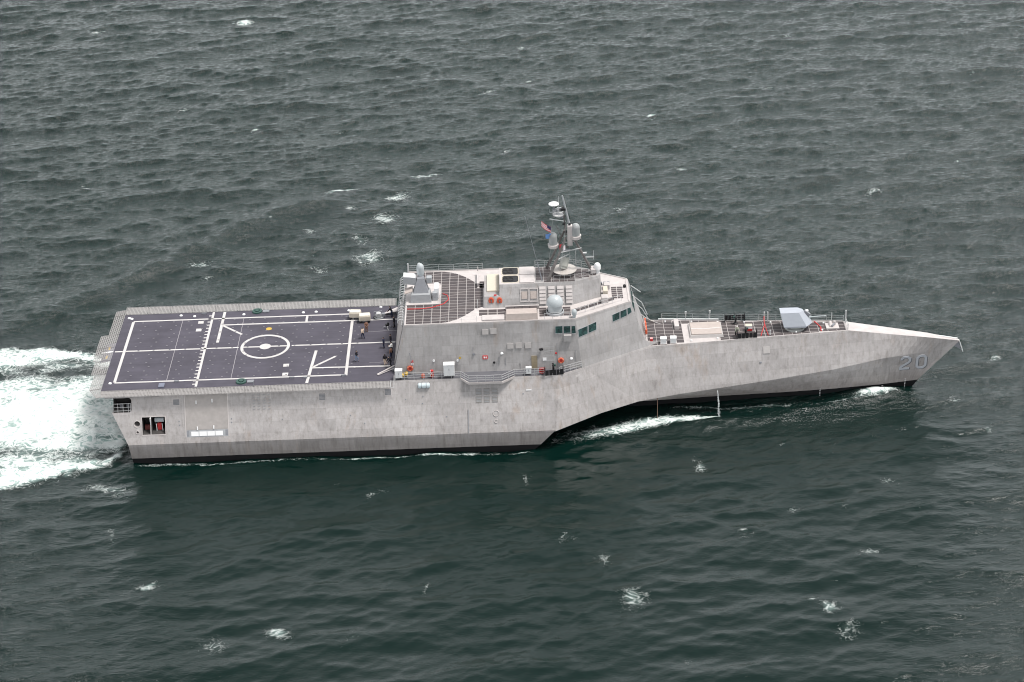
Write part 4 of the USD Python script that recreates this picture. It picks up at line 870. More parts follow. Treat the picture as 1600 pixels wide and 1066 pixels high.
# side lockers and intake housing
obj('intake_housing', loft([[(58.7, -8.15, ZR), (63.4, -8.15, ZR), (63.4, -6.3, ZR), (58.7, -6.3, ZR)], [(58.9, -7.9, ZR + .95), (63.25, -7.9, ZR + .95), (63.25, -6.3, ZR + .95), (58.9, -6.3, ZR + .95)]]), TAN, ship)
for k in range(4): obj('intake_screen', MB().box((59.5 + k * 1.12, -5.6, ZR + .35), (1.02, 1.2, .6)), PANEL[0], ship)
obj('intake_back', MB().box((61.2, -4.75, ZR + .3), (4.9, .25, .6)), LIGHT, ship)
obj('roof_step', MB().box((57.0, -7.3, ZR + .12), (3.2, 1.5, .22)), LIGHT, ship)
obj('roof_vent', rounded((73.2, -3.2, ZR + .45), (1.0, 1.2, .9), .08), LIGHT, ship)
obj('roof_vent', rounded((73.4, -1.2, ZR + .55), (.7, 1.6, 1.1), .08), CREAM, ship)
obj('roof_vent', rounded((73.7, .9, ZR + .4), (.9, 1.0, .8), .08), LIGHT, ship)
for k in range(3): obj('roof_fitting', rounded((72.9 + k * .55, 2.0, ZR + .25), (.42, .35, .5), .05), DGREY, ship)
obj('roof_fitting', MB().lathe((76.35, 1.0, ZR), [(.22, 0), (.22, .4), (.001, .55)], 10).mesh(), BLACK, ship)
# domes
br = obj('radome', MB().lathe((65.9, -6.15, ZR), [(1.02, .35), (1.02, 1.30), (1.19, 1.38), (1.21, 1.65), (1.12, 2.1), (.84, 2.5), (.45, 2.72), (.001, 2.8)], 28).mesh(), RADOME, ship, smooth=50, label='big pale blue grey domed radome on the roof beside the deckhouse')
obj('radome_base', MB().lathe((65.9, -6.15, ZR), [(1.3, 0), (1.3, .3), (1.15, .36)], 28).mesh(), GREY, br)
obj('radome', MB().lathe((68.6, -7.9, ZR), [(.25, 0), (.25, .5), (.38, .55), (.4, .95), (.3, 1.25), (.001, 1.4)], 16).mesh(), RADOME, ship, smooth=50, label='small white domed radome at the roof edge by the bridge')
railing([(64.3, -8.2, ZR + .03), (67.9, -8.2, ZR + .03)], 1.0, 2, 1.2)
# fire control radar: shallow dish platform and tilted drum
fc = obj('director_platform', MB().lathe((67.55, .05, ZU), [(.6, .02), (.7, .45), (1.78, .72), (1.80, .80), (1.2, .72), (.6, .95), (.001, 1.0)], 32).mesh(), plain('director_pale', (.34, .315, .295)), ship, smooth=40)
obj('director_drum', MB().tube((67.3, -.2, ZU + 1.0), (67.45, .1, ZU + 1.7), .55, .62, 16).tube((67.45, -.1, ZU + 1.35), (67.75, .45, ZU + 2.5), .62, .60, 18), plain('director_drum_paint', (.32, .32, .29)), fc)
sen = obj('optical_sensor', MB().lathe((72.35, .1, ZU), [(.35, 0), (.35, .5), (.5, .6), (.5, 1.2), (.3, 1.5), (.001, 1.55)], 14).mesh(), WHITE, ship, smooth=40)
obj('sensor_housing', rounded((71.7, .1, ZU + .5), (.7, 1.3, .7), .08).union(rounded((71.0, -.1, ZU + .3), (.5, .5, .6), .05)) if False else rounded((71.7, .1, ZU + .5), (.7, 1.3, .7), .08), LIGHT, sen)

# ------------------------------------------------------------------ mast
mast = UsdGeom.Xform.Define(stage, numbered(pathof(ship), 'mast')).GetPrim()
AP = np.array([68.15, 0.1, 26.9])
def leg(p, q, r, nm='mast_leg'): return obj(nm, MB().tube(p, q, r, r * .8, 8), MAST, mast)
leg((65.1, -1.96, ZU), (67.9, -.15, 26.8), .21); leg((65.15, 2.4, ZU), (67.7, .4, 27.6), .21); leg((71.7, .2, ZU), (68.75, .1, 27.0), .21)
leg((64.95, -1.95, ZU), (66.3, -1.1, 23.7), .10, 'mast_brace'); leg((64.9, 2.35, ZU), (65.5, 1.9, 22.4), .08, 'mast_brace')
obj('mast_box', rounded((68.45, .1, 27.0), (.75, .8, 3.2), .1), LIGHT, mast)
obj('mast_pole', MB().tube((68.55, .05, 28.0), (67.5, 0, 33.3), .19, .09, 8), GREY, mast)
obj('mast_pole', MB().tube((67.9, .1, 27.0), (67.55, .1, 31.6), .13, .10, 8), MAST, mast)
obj('mast_pole', MB().tube((66.95, 0, 31.2), (66.95, 0, 33.2), .035, n=6), RAIL, mast)
obj('mast_beam', MB().tube((66.75, -.8, 24.6), (70.1, .1, 24.85), .08), RAIL, mast); obj('mast_beam', MB().tube((66.4, -1.1, 23.6), (68.2, .1, 23.9), .08), RAIL, mast)
obj('mast_beam', MB().box((68.0, 0, 24.6), (1.0, .5, .12)), DGREY, mast); obj('mast_beam', MB().tube((69.2, .1, 25.9), (67.3, -.1, 25.9), .05), RAIL, mast)
obj('mast_spar', MB().tube((65.6, 0, 29.7), (67.9, .1, 29.2), .07), WHITE, mast)
obj('mast_spar', MB().tube((66.5, .2, 28.6), (67.3, .1, 26.6), .05), MAST, mast)
for z, x in ((28.9, 67.6), (28.85, 68.45), (27.6, 67.9)): obj('mast_lamp', MB().box((x, -.05, z), (.32, .3, .26)), BLACK, mast)
obj('mast_lamp', MB().box((67.55, -.1, 31.2), (.75, .4, .3)), BLACK, mast)
obj('mast_platform', MB().lathe((66.85, 0, 30.3), [(.001, 0), (.78, 0), (.82, .12), (.001, .12)], 16).mesh(), RAIL, mast)
obj('mast_platform', MB().lathe((67.2, 0, 29.9), [(.001, 0), (.4, 0), (.4, .2), (.001, .2)], 12).mesh(), DGREY, mast)
m = MB()
for k in range(8): t = k * math.pi / 4; m.tube((66.85 + .78 * math.cos(t), .78 * math.sin(t), 30.4), (66.85 + .78 * math.cos(t), .78 * math.sin(t), 31.0), .03, n=5)
m.path([(66.85 + .78 * math.cos(t), .78 * math.sin(t), 31.0) for t in np.linspace(0, 2 * math.pi, 13)], .035, 5)
obj('platform_rail', m, RAIL, mast)
obj('antenna_cluster', MB().tube((66.75, 0, 30.4), (66.75, 0, 31.3), .25, n=10).box((67.0, .2, 31.1), (.6, .4, .5)).box((66.3, -.2, 31.0), (.5, .3, .4)).tube((65.55, 0, 30.75), (66.6, 0, 30.85), .05).tube((65.6, 0, 30.7), (65.6, 0, 31.2), .03), GREY, mast)
obj('radar_disc', MB().lathe((66.25, 0, 31.95), [(.001, -.05), (.5, -.05), (.74, .06), (.74, .16), (.5, .27), (.001, .32)], 28).mesh(), WHITE, mast, smooth=40)
obj('radar_stem', MB().tube((66.25, 0, 31.0), (66.25, 0, 31.95), .16, n=10), DGREY, mast)
for c, pl in (((66.0, -.15, 25.55), .84), ((69.3, .05, 26.75), .84)):
    rp = obj('radome', MB().lathe(c, [(.58, .12), (.61, .3), (.61, 1.42), (.53, 1.75), (.32, 1.98), (.001, 2.06)], 22).mesh(), RADOME2, mast, smooth=50, label='tall domed radome on a mast bracket')
    pf = [(pl * math.cos(t), pl * math.sin(t)) for t in np.linspace(math.pi / 8, 2 * math.pi + math.pi / 8, 9)[:-1]]
    obj('radome_platform', loft([[(c[0] + x * .86, c[1] + y * .86, c[2] - .3) for x, y in pf], [(c[0] + x, c[1] + y, c[2] + .2) for x, y in pf]]), LIGHT, mast)
    obj('radome_bracket', MB().tube((c[0], c[1], c[2] - .1), (68.2, .1, c[2] - .5), .14), MAST, mast)
obj('mast_yard', MB().tube((70.6, .15, 23.3), (71.9, .15, 23.3), .07).tube((71.85, .15, 22.9), (71.85, .15, 24.3), .035).box((70.55, .1, 24.0), (.55, .3, .2)), RAIL, mast)
obj('whip_antenna', MB().tube((64.24, -2.0, ZU), (63.6, -2.0, 23.8), .10, .07, 6).tube((63.6, -2.0, 23.8), (62.04, -2.0, 31.2), .028, .014, 5), DGREY, ship)
obj('whip_antenna', MB().tube((69.3, 2.3, ZU), (69.3, 2.3, ZU + 2.6), .03, n=5), RAIL, ship)
m = MB()
for a, b in (((68.0, 0, 29.2), (66.8, -1.9, ZU + .2)), ((68.3, .1, 25.2), (68.3, -2.0, ZU + .3)), ((66.0, 0, 29.6), (65.3, 1.5, ZU + .2))): m.tube(a, b, .012, n=4)
obj('halyard', m, RAIL, mast)

# ------------------------------------------------------------------ foredeck
fpoly = [(79.3, 4.05), (84, 3.70), (90.5, 3.08), (101, 2.10), (109.1, 1.35)]
fd = MB().poly([(x, -y, ZD + .012) for x, y in fpoly] + [(x, y, ZD + .012) for x, y in fpoly[::-1]], (0, 0, 1), .01)
fdeck = obj('foredeck', fd, LIGHT, ship)
def fhw(x): return np.interp(x, [p[0] for p in fpoly], [p[1] for p in fpoly]) - .12
def fin(a, b, c, d):
    if a > 84.7 and b < 91.0 and d > -2.5 and c < 2.0: 
        return None
    c0, c1, d0, d1 = max(c, -fhw(a)), max(c, -fhw(b)), min(d, fhw(a)), min(d, fhw(b))
    if d0 - c0 < .12 or d1 - c1 < .12: return None
    return [(a, c0), (b, c1), (b, d1), (a, d0)]
panel_field(79.5, 108.9, 1.337, -4.35, 4.35, .967, ZD + .035, fin, fdeck, 'deck_panel', .07)
print('panels', npan)
hatch = obj('hold_hatch', loft([[(85.75 - .0, -2.2, ZD), (90.75, -2.15, ZD), (90.75, 2.0, ZD), (85.75, 2.0, ZD)], [(85.85, -2.05, ZD + .42), (90.65, -2.0, ZD + .42), (90.65, 1.9, ZD + .42), (85.85, 1.9, ZD + .42)]]), PLATE, fdeck)
obj('hatch_lid', rounded((88.25, -.05, ZD + .50), (4.5, 3.7, .16), .07), TAN, hatch)
obj('hatch_bar', MB().box((88.25, -.3, ZD + .60), (4.4, .08, .04)), WHITE, hatch)
obj('vent_box', rounded((84.05, 1.7, ZD + .35), (.7, 2.2, .65), .06), LIGHT, fdeck)
for k in range(7): obj('deck_bitt', MB().lathe((82 + k * 3.9, -fhw(82 + k * 3.9) + .45, ZD + .03), [(.14, 0), (.14, .16), (.001, .2)], 8).mesh(), WHITE, fdeck)
for k in range(7): obj('deck_bitt', MB().lathe((82.5 + k * 3.9, fhw(82.5 + k * 3.9) - .5, ZD + .03), [(.14, 0), (.14, .16), (.001, .2)], 8).mesh(), WHITE, fdeck)
railing([(82.0, 3.85, ZD), (91.3, 3.0, ZD), (101.5, 2.05, ZD), (108.9, 1.35, ZD)], 1.1, 3, 2.4, .012, rp=.026)
obj('deck_edge_bar', MB().box((86.0, 3.62, ZD + .12), (9.0, .12, .22), rz=-.09), WHITE, ship)
obj('deck_edge_bar', MB().path([(96.2, 2.55, ZD + .1), (108.8, 1.42, ZD + .1)], .06), LIGHT, ship)
for x in (85.6, 89.2): obj('signal_post', MB().tube((x, 3.45, ZD), (x, 3.45, ZD + 1.5), .05).box((x, 3.45, ZD + 1.4), (.25, .2, .3)), RAIL, ship)
# naval gun
gun = UsdGeom.Xform.Define(stage, numbered(pathof(ship), 'naval_gun')).GetPrim()
gx, gy, gz = 101.45, 0.0, ZD
obj('gun_ring', MB().lathe((gx, gy, gz), [(1.5, 0), (1.5, .35), (1.25, .4), (1.25, .75), (.001, .75)], 28).mesh(), plain('gun_ring_steel', (.25, .26, .25)), gun)
low = [(99.85, -1.45), (102.9, -1.45), (103.65, -.45), (103.65, .45), (102.9, 1.45), (99.85, 1.45)]
mid = [(99.65, -1.55), (103.0, -1.55), (103.95, -.45), (103.95, .45), (103.0, 1.55), (99.65, 1.55)]
top_ = [(99.2, -.85), (101.9, -.85), (102.55, -.3), (102.55, .3), (101.9, .85), (99.2, .85)]
sh = loft([[(x, y, gz + .72) for x, y in low], [(x, y, gz + 1.0) for x, y in mid], [(x, y, gz + 2.95) for x, y in top_]])
shield = obj('gun_shield', sh, BLUEGREY, gun)
for z0 in (1.25, 2.0): obj('shield_seam', MB().box((101.2, -(1.5 - (z0 - 1.0) * .37), gz + z0), (2.6, .05, .05)), DGREY, shield)
obj('shield_door', MB().poly([(99.95, -1.33, gz + 1.25), (101.2, -1.33, gz + 1.25), (101.1, -.98, gz + 2.3), (99.9, -.98, gz + 2.3)], (0, -1, .36), .05), plain('gun_door_paint', (.36, .38, .42)), shield)
obj('gun_slot', MB().box((103.05, 0, gz + 2.2), (1.0, .42, .9), ry=.62), DGREY, gun)
obj('gun_barrel', MB().tube((102.8, 0, gz + 1.75), (103.9, 0, gz + 1.77), .14, n=12).tube((103.9, 0, gz + 1.77), (106.0, 0, gz + 1.82), .075, .065, 10).tube((105.8, 0, gz + 1.815), (106.05, 0, gz + 1.82), .095, n=10), RADOME, gun)
obj('gun_sight', MB().lathe((103.25, .5, gz + 2.35), [(.1, -.5), (.1, 0), (.24, .1), (.24, .3), (.001, .42)], 10).mesh(), WHITE, gun)
obj('shield_hatch', MB().box((102.0, .55, gz + 2.72), (.7, .35, .12), ry=.5), DGREY, gun)
# windlass and fairings at the bow end
wl = obj('windlass', MB().box((107.0, -.1, ZD + .12), (1.9, 1.7, .2)).tube((106.8, -.5, ZD + .2), (106.8, .6, ZD + .45), .25, n=10).tube((107.4, .2, ZD + .2), (107.4, .2, ZD + .8), .2, n=10), LIGHT, fdeck)
obj('windlass_drum', MB().tube((106.9, -.6, ZD + .4), (107.5, .4, ZD + .4), .16, n=10), DGREY, wl)
obj('bow_gate', MB().tube((109.15, 1.0, ZD), (109.15, 1.0, ZD + 2.1), .10).tube((109.2, -1.1, ZD), (109.2, -1.1, ZD + 1.0), .06).path([(109.2, -1.1, ZD + .9), (109.15, 1.0, ZD + .9)], .04).path([(109.2, -1.1, ZD + .5), (109.15, 1.0, ZD + .5)], .04).tube((107.1, 1.25, ZD), (107.1, 1.25, ZD + 1.6), .06), RAIL, ship)
obj('anchor_chain', MB().path([(105.2, -1.4, ZD + .08), (105.3, -.2, ZD + .08), (104.9, .9, ZD + .08), (104.6, 1.6, ZD + .08)], .09), RED, fdeck, label='red painted chain across the foredeck')
obj('fire_hose', MB().path([(96.2, -2.3, ZD + .1), (96.5, -1.2, ZD + .2), (97.0, .2, ZD + .5), (97.1, 1.7, ZD + .9), (97.2, 2.2, ZD + 1.1)], .06).path([(97.3, -2.2, ZD + .1), (97.2, -.8, ZD + .15), (97.1, .6, ZD + .5)], .05), RED, fdeck, label='red fire hose rising to a hydrant by the rail')
for hx_, hy_, hh_ in ((97.6, -1.9, .8), (97.2, 2.1, 1.7), (97.7, 2.1, 1.7)): obj('hydrant', MB().tube((hx_, hy_, ZD), (hx_, hy_, ZD + hh_), .10), RAIL, fdeck)
# ------------------------------------------------------------------ loose things on the ship
def bones(js, chains, seg=10):
    out = []
    for ch in chains:
        for a, b in zip(ch[:-1], ch[1:]):
            (pa, ra), (pb, rb) = js[a], js[b]
            out.append(m3.Manifold.batch_hull([m3.Manifold.sphere(ra, seg).translate(tuple(map(float, pa))), m3.Manifold.sphere(rb, seg).translate(tuple(map(float, pb)))]))
    return m3.Manifold.batch_boolean(out, m3.OpType.Add)
def person_meshes(pose):
    """figure facing +x, feet on z = 0"""
    lean, larm, rarm, stride = pose
    hx = lean
    j = {'hipL': ((0, .10, .92), .105), 'hipR': ((0, -.10, .92), .105), 'pel': ((0, 0, .97), .14), 'waist': ((hx * .4, 0, 1.12), .125), 'chest': ((hx * .8, 0, 1.33), .15),
         'shL': ((hx, .19, 1.43), .065), 'shR': ((hx, -.19, 1.43), .065), 'neck': ((hx * 1.05, 0, 1.50), .055), 'nk2': ((hx * 1.15 + .01, 0, 1.57), .052),
         'h1': ((hx * 1.2 + .015, 0, 1.645), .085), 'h2': ((hx * 1.2 - .005, 0, 1.70), .092), 'jaw': ((hx * 1.2 + .045, 0, 1.60), .045), 'nose': ((hx * 1.2 + .112, 0, 1.655), .014), 'nb': ((hx * 1.2 + .09, 0, 1.68), .014),
         'eL': ((hx * 1.2, .092, 1.66), .022), 'eR': ((hx * 1.2, -.092, 1.66), .022), 'hc': ((hx * 1.2, 0, 1.66), .06),
         'knL': ((.03 + stride, .105, .50), .062), 'knR': ((.03 - stride * .3, -.105, .50), .062), 'anL': ((stride * .8, .11, .09), .042), 'anR': ((-stride, -.11, .09), .042),
         'toL': ((stride * .8 + .16, .125, .035), .036), 'toR': ((-stride + .16, -.125, .035), .036), 'heL': ((stride * .8 - .05, .11, .04), .038), 'heR': ((-stride - .05, -.11, .04), .038)}
    for s, nm, (ex, wx, wz) in ((1, 'L', larm), (-1, 'R', rarm)):
        el = (hx + ex, s * .25, 1.16); wr = (hx + wx, s * (.24 if wz < 1 else .16), wz)
        j['el' + nm] = (el, .045); j['wr' + nm] = (wr, .031)
        d = np.array(wr) - el; d = d / np.linalg.norm(d); pm = np.array(wr) + d * .06
        j['pm' + nm] = (pm, .033); side = np.cross(d, [0, 1, 0]); side /= np.linalg.norm(side)
        for f in range(4):
            b = pm + d * .025 + side * (f - 1.5) * .021; L_ = (.075, .085, .08, .06)[f]
            j[f'f{f}a{nm}'] = (b, .010); j[f'f{f}b{nm}'] = (b + d * L_ * .55 + [0, -s * .006, 0], .009); j[f'f{f}c{nm}'] = (b + d * L_ + [0, -s * .022, 0], .008)
        j['ta' + nm] = (np.array(wr) + d * .02 + side * .03, .012); j['tb' + nm] = (np.array(wr) + d * .075 + side * .062, .010)
    ch = [('hipL', 'pel', 'hipR'), ('pel', 'waist', 'chest', 'neck', 'nk2', 'h1', 'h2'), ('h1', 'jaw'), ('nb', 'nose'), ('eL', 'hc', 'eR'), ('h1', 'nb'), ('chest', 'shL'), ('chest', 'shR')]
    for nm in 'LR':
        ch += [('sh' + nm, 'el' + nm, 'wr' + nm, 'pm' + nm), ('hip' + nm, 'kn' + nm, 'an' + nm), ('he' + nm, 'an' + nm, 'to' + nm), ('he' + nm, 'to' + nm), ('wr' + nm, 'ta' + nm, 'tb' + nm)]
        for f in range(4): ch.append((f'f{f}a{nm}', f'f{f}b{nm}', f'f{f}c{nm}'))
    body = totm(bones(j, ch))
    def grow(names, extra): return {k: (v[0], v[1] + extra) for k, v in j.items() if k in names}
    top = dict(grow(('waist', 'chest', 'shL', 'shR', 'elL', 'elR', 'wrL', 'wrR', 'neck', 'pel'), .03))
    jacket = totm(bones(top, [('pel', 'waist', 'chest'), ('chest', 'shL', 'elL', 'wrL'), ('chest', 'shR', 'elR', 'wrR'), ('shL', 'neck', 'shR')]))
    tr = grow(('hipL', 'hipR', 'pel', 'knL', 'knR', 'anL', 'anR'), .024)
    trousers = totm(bones(tr, [('hipL', 'pel', 'hipR'), ('hipL', 'knL', 'anL'), ('hipR', 'knR', 'anR')]))
    sh_ = grow(('heL', 'heR', 'toL', 'toR'), .014); shoes = totm(bones(sh_, [('heL', 'toL'), ('heR', 'toR')]))
    hair = totm((m3.Manifold.sphere(.112, 14).translate((hx * 1.2 - .012, 0, 1.70))) - m3.Manifold.cube((.3, .3, .2), True).translate((hx * 1.2 + .10, 0, 1.60)))
    eyes = MB()
    for s in (-1, 1): eyes.tm(trimesh.creation.icosphere(0, .014).apply_translation((hx * 1.2 + .088, s * .034, 1.672)))
    mouth = MB().box((hx * 1.2 + .088, 0, 1.608), (.012, .05, .010))
    return body, jacket, trousers, shoes, hair, eyes, mouth
POSES = {'stand': (0.02, (.0, .05, .92), (.0, .05, .92), .02), 'walk': (.05, (-.12, .02, .98), (.12, .28, 1.02), .16), 'hold': (.04, (.10, .34, 1.15), (.08, .32, 1.12), .04), 'bend': (.22, (.14, .34, .98), (.12, .36, .95), .08)}
PM = {k: person_meshes(v) for k, v in POSES.items()}
EYE = plain('eye_dark', (.02, .015, .012)); LIP = plain('lip', (.30, .12, .10)); HAIR = plain('hair_dark', (.018, .013, .010), .6)
def person(x, y, rz, pose, top, legs, label, z=ZD + .03, cap=None, group=None):
    t = thing('person', label, 'person', (x, y, z), rz, group)
    b, jk, tr, sh_, hr, ey, mo = PM[pose]
    obj('body', b, SKIN, t, smooth=60); obj('jacket', jk, top, t, smooth=60); obj('trousers', tr, legs, t, smooth=60); obj('shoes', sh_, C_BLACK, t); obj('hair', hr, cap or HAIR, t, smooth=60)
    obj('eyes', ey, EYE, t); obj('mouth', mo, LIP, t)
    return t
person(37.35, 1.45, 2.4, 'walk', C_TAN, C_NAVY, 'person in tan jacket and dark trousers walking on the flight deck')
person(37.75, 3.55, -1.2, 'hold', C_BROWN, C_BROWN, 'person in brown coat standing just behind the cream deck cart')
person(40.6, -1.75, 3.0, 'stand', C_NAVY, C_NAVY, 'person in navy standing by the centre line near the hangar', )
person(41.6, -.9, 3.3, 'stand', C_BLACK, C_NAVY, 'person in black standing where the centre line meets the hangar')
person(41.85, -3.3, 3.0, 'hold', C_WHITE, C_BLACK, 'person in white top standing against the hangar wall')
person(41.8, -4.9, 2.6, 'stand', C_BROWN, C_NAVY, 'person in dark brown next to the person in white by the hangar')
person(41.0, -6.9, 1.8, 'stand', C_BLACK, C_TAN, 'person in black vest and pale trousers on the near white deck line')
person(41.85, -7.5, 3.6, 'bend', C_BLACK, C_BLACK, 'person all in black bending over at the hangar corner')
person(36.75, -5.5, -.6, 'walk', C_BLACK, C_BLUE, 'person in black top and pale blue jeans walking alone inside the deck lines')
person(41.4, 8.0, 2.9, 'bend', C_BLACK, C_NAVY, 'person in black leaning over the white ramp at the far hangar corner')
person(41.9, 4.7, 3.1, 'stand', C_BLACK, C_BLACK, 'person in black standing at the far end of the hangar door')
person(92.6, -1.9, -1.3, 'bend', C_OLIVE, C_BLACK, 'sailor in pale olive jacket and white helmet at the foredeck gun mount', z=ZD + .04, cap=C_WHITE)

# cream carts and gear on the flight deck
for (x, y, rz, lb) in ((35.85, 7.95, -.1, 'cream covered deck cart on the far corner of the white deck box'), (37.35, 6.75, .06, 'cream covered deck cart right of its twin, next to the person in brown')):
    t = thing('deck_cart', lb, 'cart', (x, y, ZD + .03), rz)
    obj('body', rounded((0, 0, .75), (1.75, 1.15, .85), .14), CREAM, t, smooth=30); obj('lid', rounded((0, 0, 1.2), (1.6, 1.0, .16), .07), plain('cart_lid', (.50, .47, .41)), t)
    obj('chassis', MB().box((0, 0, .30), (1.6, .9, .12)), DGREY, t)
    for sx in (-1, 1):
        for s in (-1, 1): obj('wheel', MB().tube((sx * .6, s * .42, .2), (sx * .6, s * .52, .2), .2, n=12), BLACK, t)
    obj('tow_bar', MB().path([(-.85, 0, .3), (-1.5, 0, .25)], .04), DGREY, t)
t = thing('fire_pump', 'small grey pump with round silver tank at the foot of the white ramp', 'pump', (39.4, 7.75, ZD + .03), .2)
obj('tank', MB().lathe((0, 0, .12), [(.001, 0), (.38, .05), (.45, .4), (.38, .75), (.001, .85)], 14), RAIL, t, smooth=40); obj('frame', MB().box((0, 0, .12), (1.3, 1.0, .1)).path([(-.6, -.45, .1), (-.6, -.45, .9), (.6, -.45, .9), (.6, -.45, .1)], .04).path([(-.6, .45, .1), (-.6, .45, .9), (.6, .45, .9), (.6, .45, .1)], .04), GREY, t)
obj('motor', rounded((.75, .1, .4), (.5, .5, .5), .06), DGREY, t); obj('hose_coil', MB().path([(-.55 + .3 * math.cos(a), .3 * math.sin(a), .2) for a in np.linspace(0, 6.28, 11)], .05), BLACK, t)
t = thing('ramp', 'white triangular ramp tray leading up to the far hangar corner', 'ramp', (41.3, 9.1, ZD + .03), 0)
obj('tray', MB().poly([(-1.9, -.4, .02), (.9, .9, .6), (.9, -.5, .6)], (-.2, 0, 1), .06).poly([(-1.9, -.4, .05), (-1.85, -.5, .05), (1.0, -.55, .75), (1.0, -.5, .75)], (0, -1, .3), .05), LIGHT, t); obj('support', MB().box((.8, .2, .3), (.1, 1.2, .55)), DGREY, t)
t = thing('camera_tripod', 'small black instrument on a pale tripod alone near the hangar door', 'tripod', (40.85, 4.4, ZD + .03), .4)
obj('head', MB().box((0, 0, .55), (.55, .3, .3)).box((.15, 0, .8), (.25, .2, .2)), BLACK, t)
for a in (0.3, 2.4, 4.5): obj('leg', MB().tube((0, 0, .5), (.75 * math.cos(a), .75 * math.sin(a), 0), .03, n=6), RAIL, t)
t = thing('safety_barrier', 'long pale folded barrier bar lying at the near hangar corner', 'barrier', (41.2, -9.0, ZD + .03), math.atan2(1.5, 2.2))
obj('bar', MB().tube((-1.5, 0, .1), (1.5, 0, .55), .10, n=8).tube((-1.5, -.15, .08), (1.5, -.25, .3), .05, n=6), LIGHT, t); obj('foot', MB().box((1.2, -.1, .15), (.5, .6, .25)), DGREY, t)

# walkway gear
def cabinet(x, y, z, w, d, h, label, lid=True, name='locker', mat=WHITE):
    t = thing(name, label, 'locker', (x, y, z))
    obj('body', rounded((0, 0, h / 2), (w, d, h), .05), mat, t)
    obj('lid', rounded((0, -.02, h + .04), (w + .08, d + .1, .12), .04), mat, t)
    for s in (-1, 1): obj('door', MB().box((s * w * .24, -d / 2 - .015, h * .48), (w * .42, .03, h * .8)), mat, t)
    obj('latch', MB().box((0, -d / 2 - .04, h * .6), (.05, .04, .3)), DGREY, t)
    return t
cabinet(43.15, -11.2, ZD + .35, 1.0, .75, 1.15, 'small white twin door locker at the hangar corner end of the walkway')
cabinet(50.4, -11.15, ZD + .45, 1.55, .9, 1.75, 'tall bright white locker on the walkway left of the boarding platform')
cabinet(61.8, -11.25, ZD + .25, .75, .5, .95, 'small square white locker on the walkway below the brown door')
t = thing('life_raft', 'pale blue grey life raft canister slung outside the walkway rail', 'life raft', (46.7, -12.05, 9.75))
obj('canister', MB().tube((-.72, 0, 0), (.72, 0, 0), .40, n=16).tube((-.86, 0, 0), (-.72, 0, 0), .26, .40, 16).tube((.72, 0, 0), (.86, 0, 0), .40, .26, 16), plain('canister_blue_grey', (.40, .46, .48)), t)
for x in (-.35, .35): obj('strap', MB().tube((x - .04, 0, 0), (x + .04, 0, 0), .42, n=16), DGREY, t)
for x in (-.5, .5): obj('cradle', MB().box((x, .3, -.25), (.1, .7, .12)), GREY, t)
t = thing('fire_station', 'dark red fire hose box with white cross bar on the walkway', 'fire box', (47.9, -11.0, ZD + .03))
obj('box', rounded((0, 0, .6), (.45, .4, 1.1), .05), RED, t); obj('bar', MB().box((-.2, -.22, .75), (.10, .05, 1.0)).box((-.25, -.22, .75), (.5, .05, .10)), WHITE, t); obj('hose', MB().path([(.0 + .16 * math.cos(a), -.24, .4 + .16 * math.sin(a)) for a in np.linspace(0, 6.28, 9)], .05), ORANGE, t)
t = thing('hose_rack', 'red coiled hose on its rack by the black gun mount on the walkway', 'hose', (63.75, -11.2, ZD + .03))
obj('coil', MB().path([(.38 * math.cos(a), -.1 + .03 * (a % 2), .55 + .38 * math.sin(a)) for a in np.linspace(0, 18.8, 40)], .07), RED, t); obj('rack', MB().box((0, .1, .5), (.9, .08, .9)), plain('rack_red', (.30, .04, .035)), t)
t = thing('fire_pump_pack', 'small pink red canister standing on the walkway beside the red fire box', 'canister', (46.6, -11.0, ZD + .03))
obj('can', MB().lathe((0, 0, 0), [(.001, 0), (.22, .0), (.24, .5), (.12, .62), (.001, .66)], 12), ORANGE, t); obj('valve', MB().tube((0, 0, .62), (0, 0, .8), .05).box((.08, 0, .78), (.22, .06, .06)), DGREY, t)
t = thing('winch', 'yellow winch with two drums on the walkway near the hangar corner', 'winch', (43.95, -11.0, ZD + .03), .2)
obj('frame', MB().box((0, 0, .2), (1.0, .5, .25)), DGREY, t); obj('drum', MB().tube((-.35, -.2, .45), (-.1, .25, .55), .24, n=12), YELLOW, t); obj('drum', MB().tube((.15, -.2, .6), (.4, .25, .7), .22, n=12), YELLOW, t); obj('crank', MB().path([(-.3, 0, .7), (.3, 0, 1.0)], .05), YELLOW, t)
# life rings
def torus(R, r, n=20, k=8):
    t, p = np.meshgrid(np.arange(n) * 2 * np.pi / n, np.arange(k) * 2 * np.pi / k, indexing='ij')
    v = np.stack([(R + r * np.cos(p)) * np.cos(t), r * np.sin(p), (R + r * np.cos(p)) * np.sin(t)], -1).reshape(-1, 3); f = []
    for i in range(n):
        for jx in range(k): a, b, c, d = i * k + jx, ((i + 1) % n) * k + jx, ((i + 1) % n) * k + (jx + 1) % k, i * k + (jx + 1) % k; f += [[a, b, c], [a, c, d]]
    return trimesh.Trimesh(v, np.array(f)[:, ::-1], process=False)
def life_ring(x, z, label):
    p = on(Wy, x, z, .16, n_w); t = thing('life_ring', label, 'life ring', p)
    obj('ring', torus(.34, .13), ORANGE, t, smooth=True)
    for a in (0.5, 2.6, 4.7): obj('band', MB().box((.36 * math.cos(a), 0, .36 * math.sin(a)), (.14, .32, .14), ry=-a), plain('band_pale_orange', (.62, .30, .22)), t)
    obj('bracket', MB().box((0, .08, 0), (.5, .10, .5)), RED, t)
life_ring(44.75, 11.35, 'orange life ring on the side wall at the hangar end of the walkway')
life_ring(66.5, 11.75, 'orange life ring on the side wall above the black gun mount')
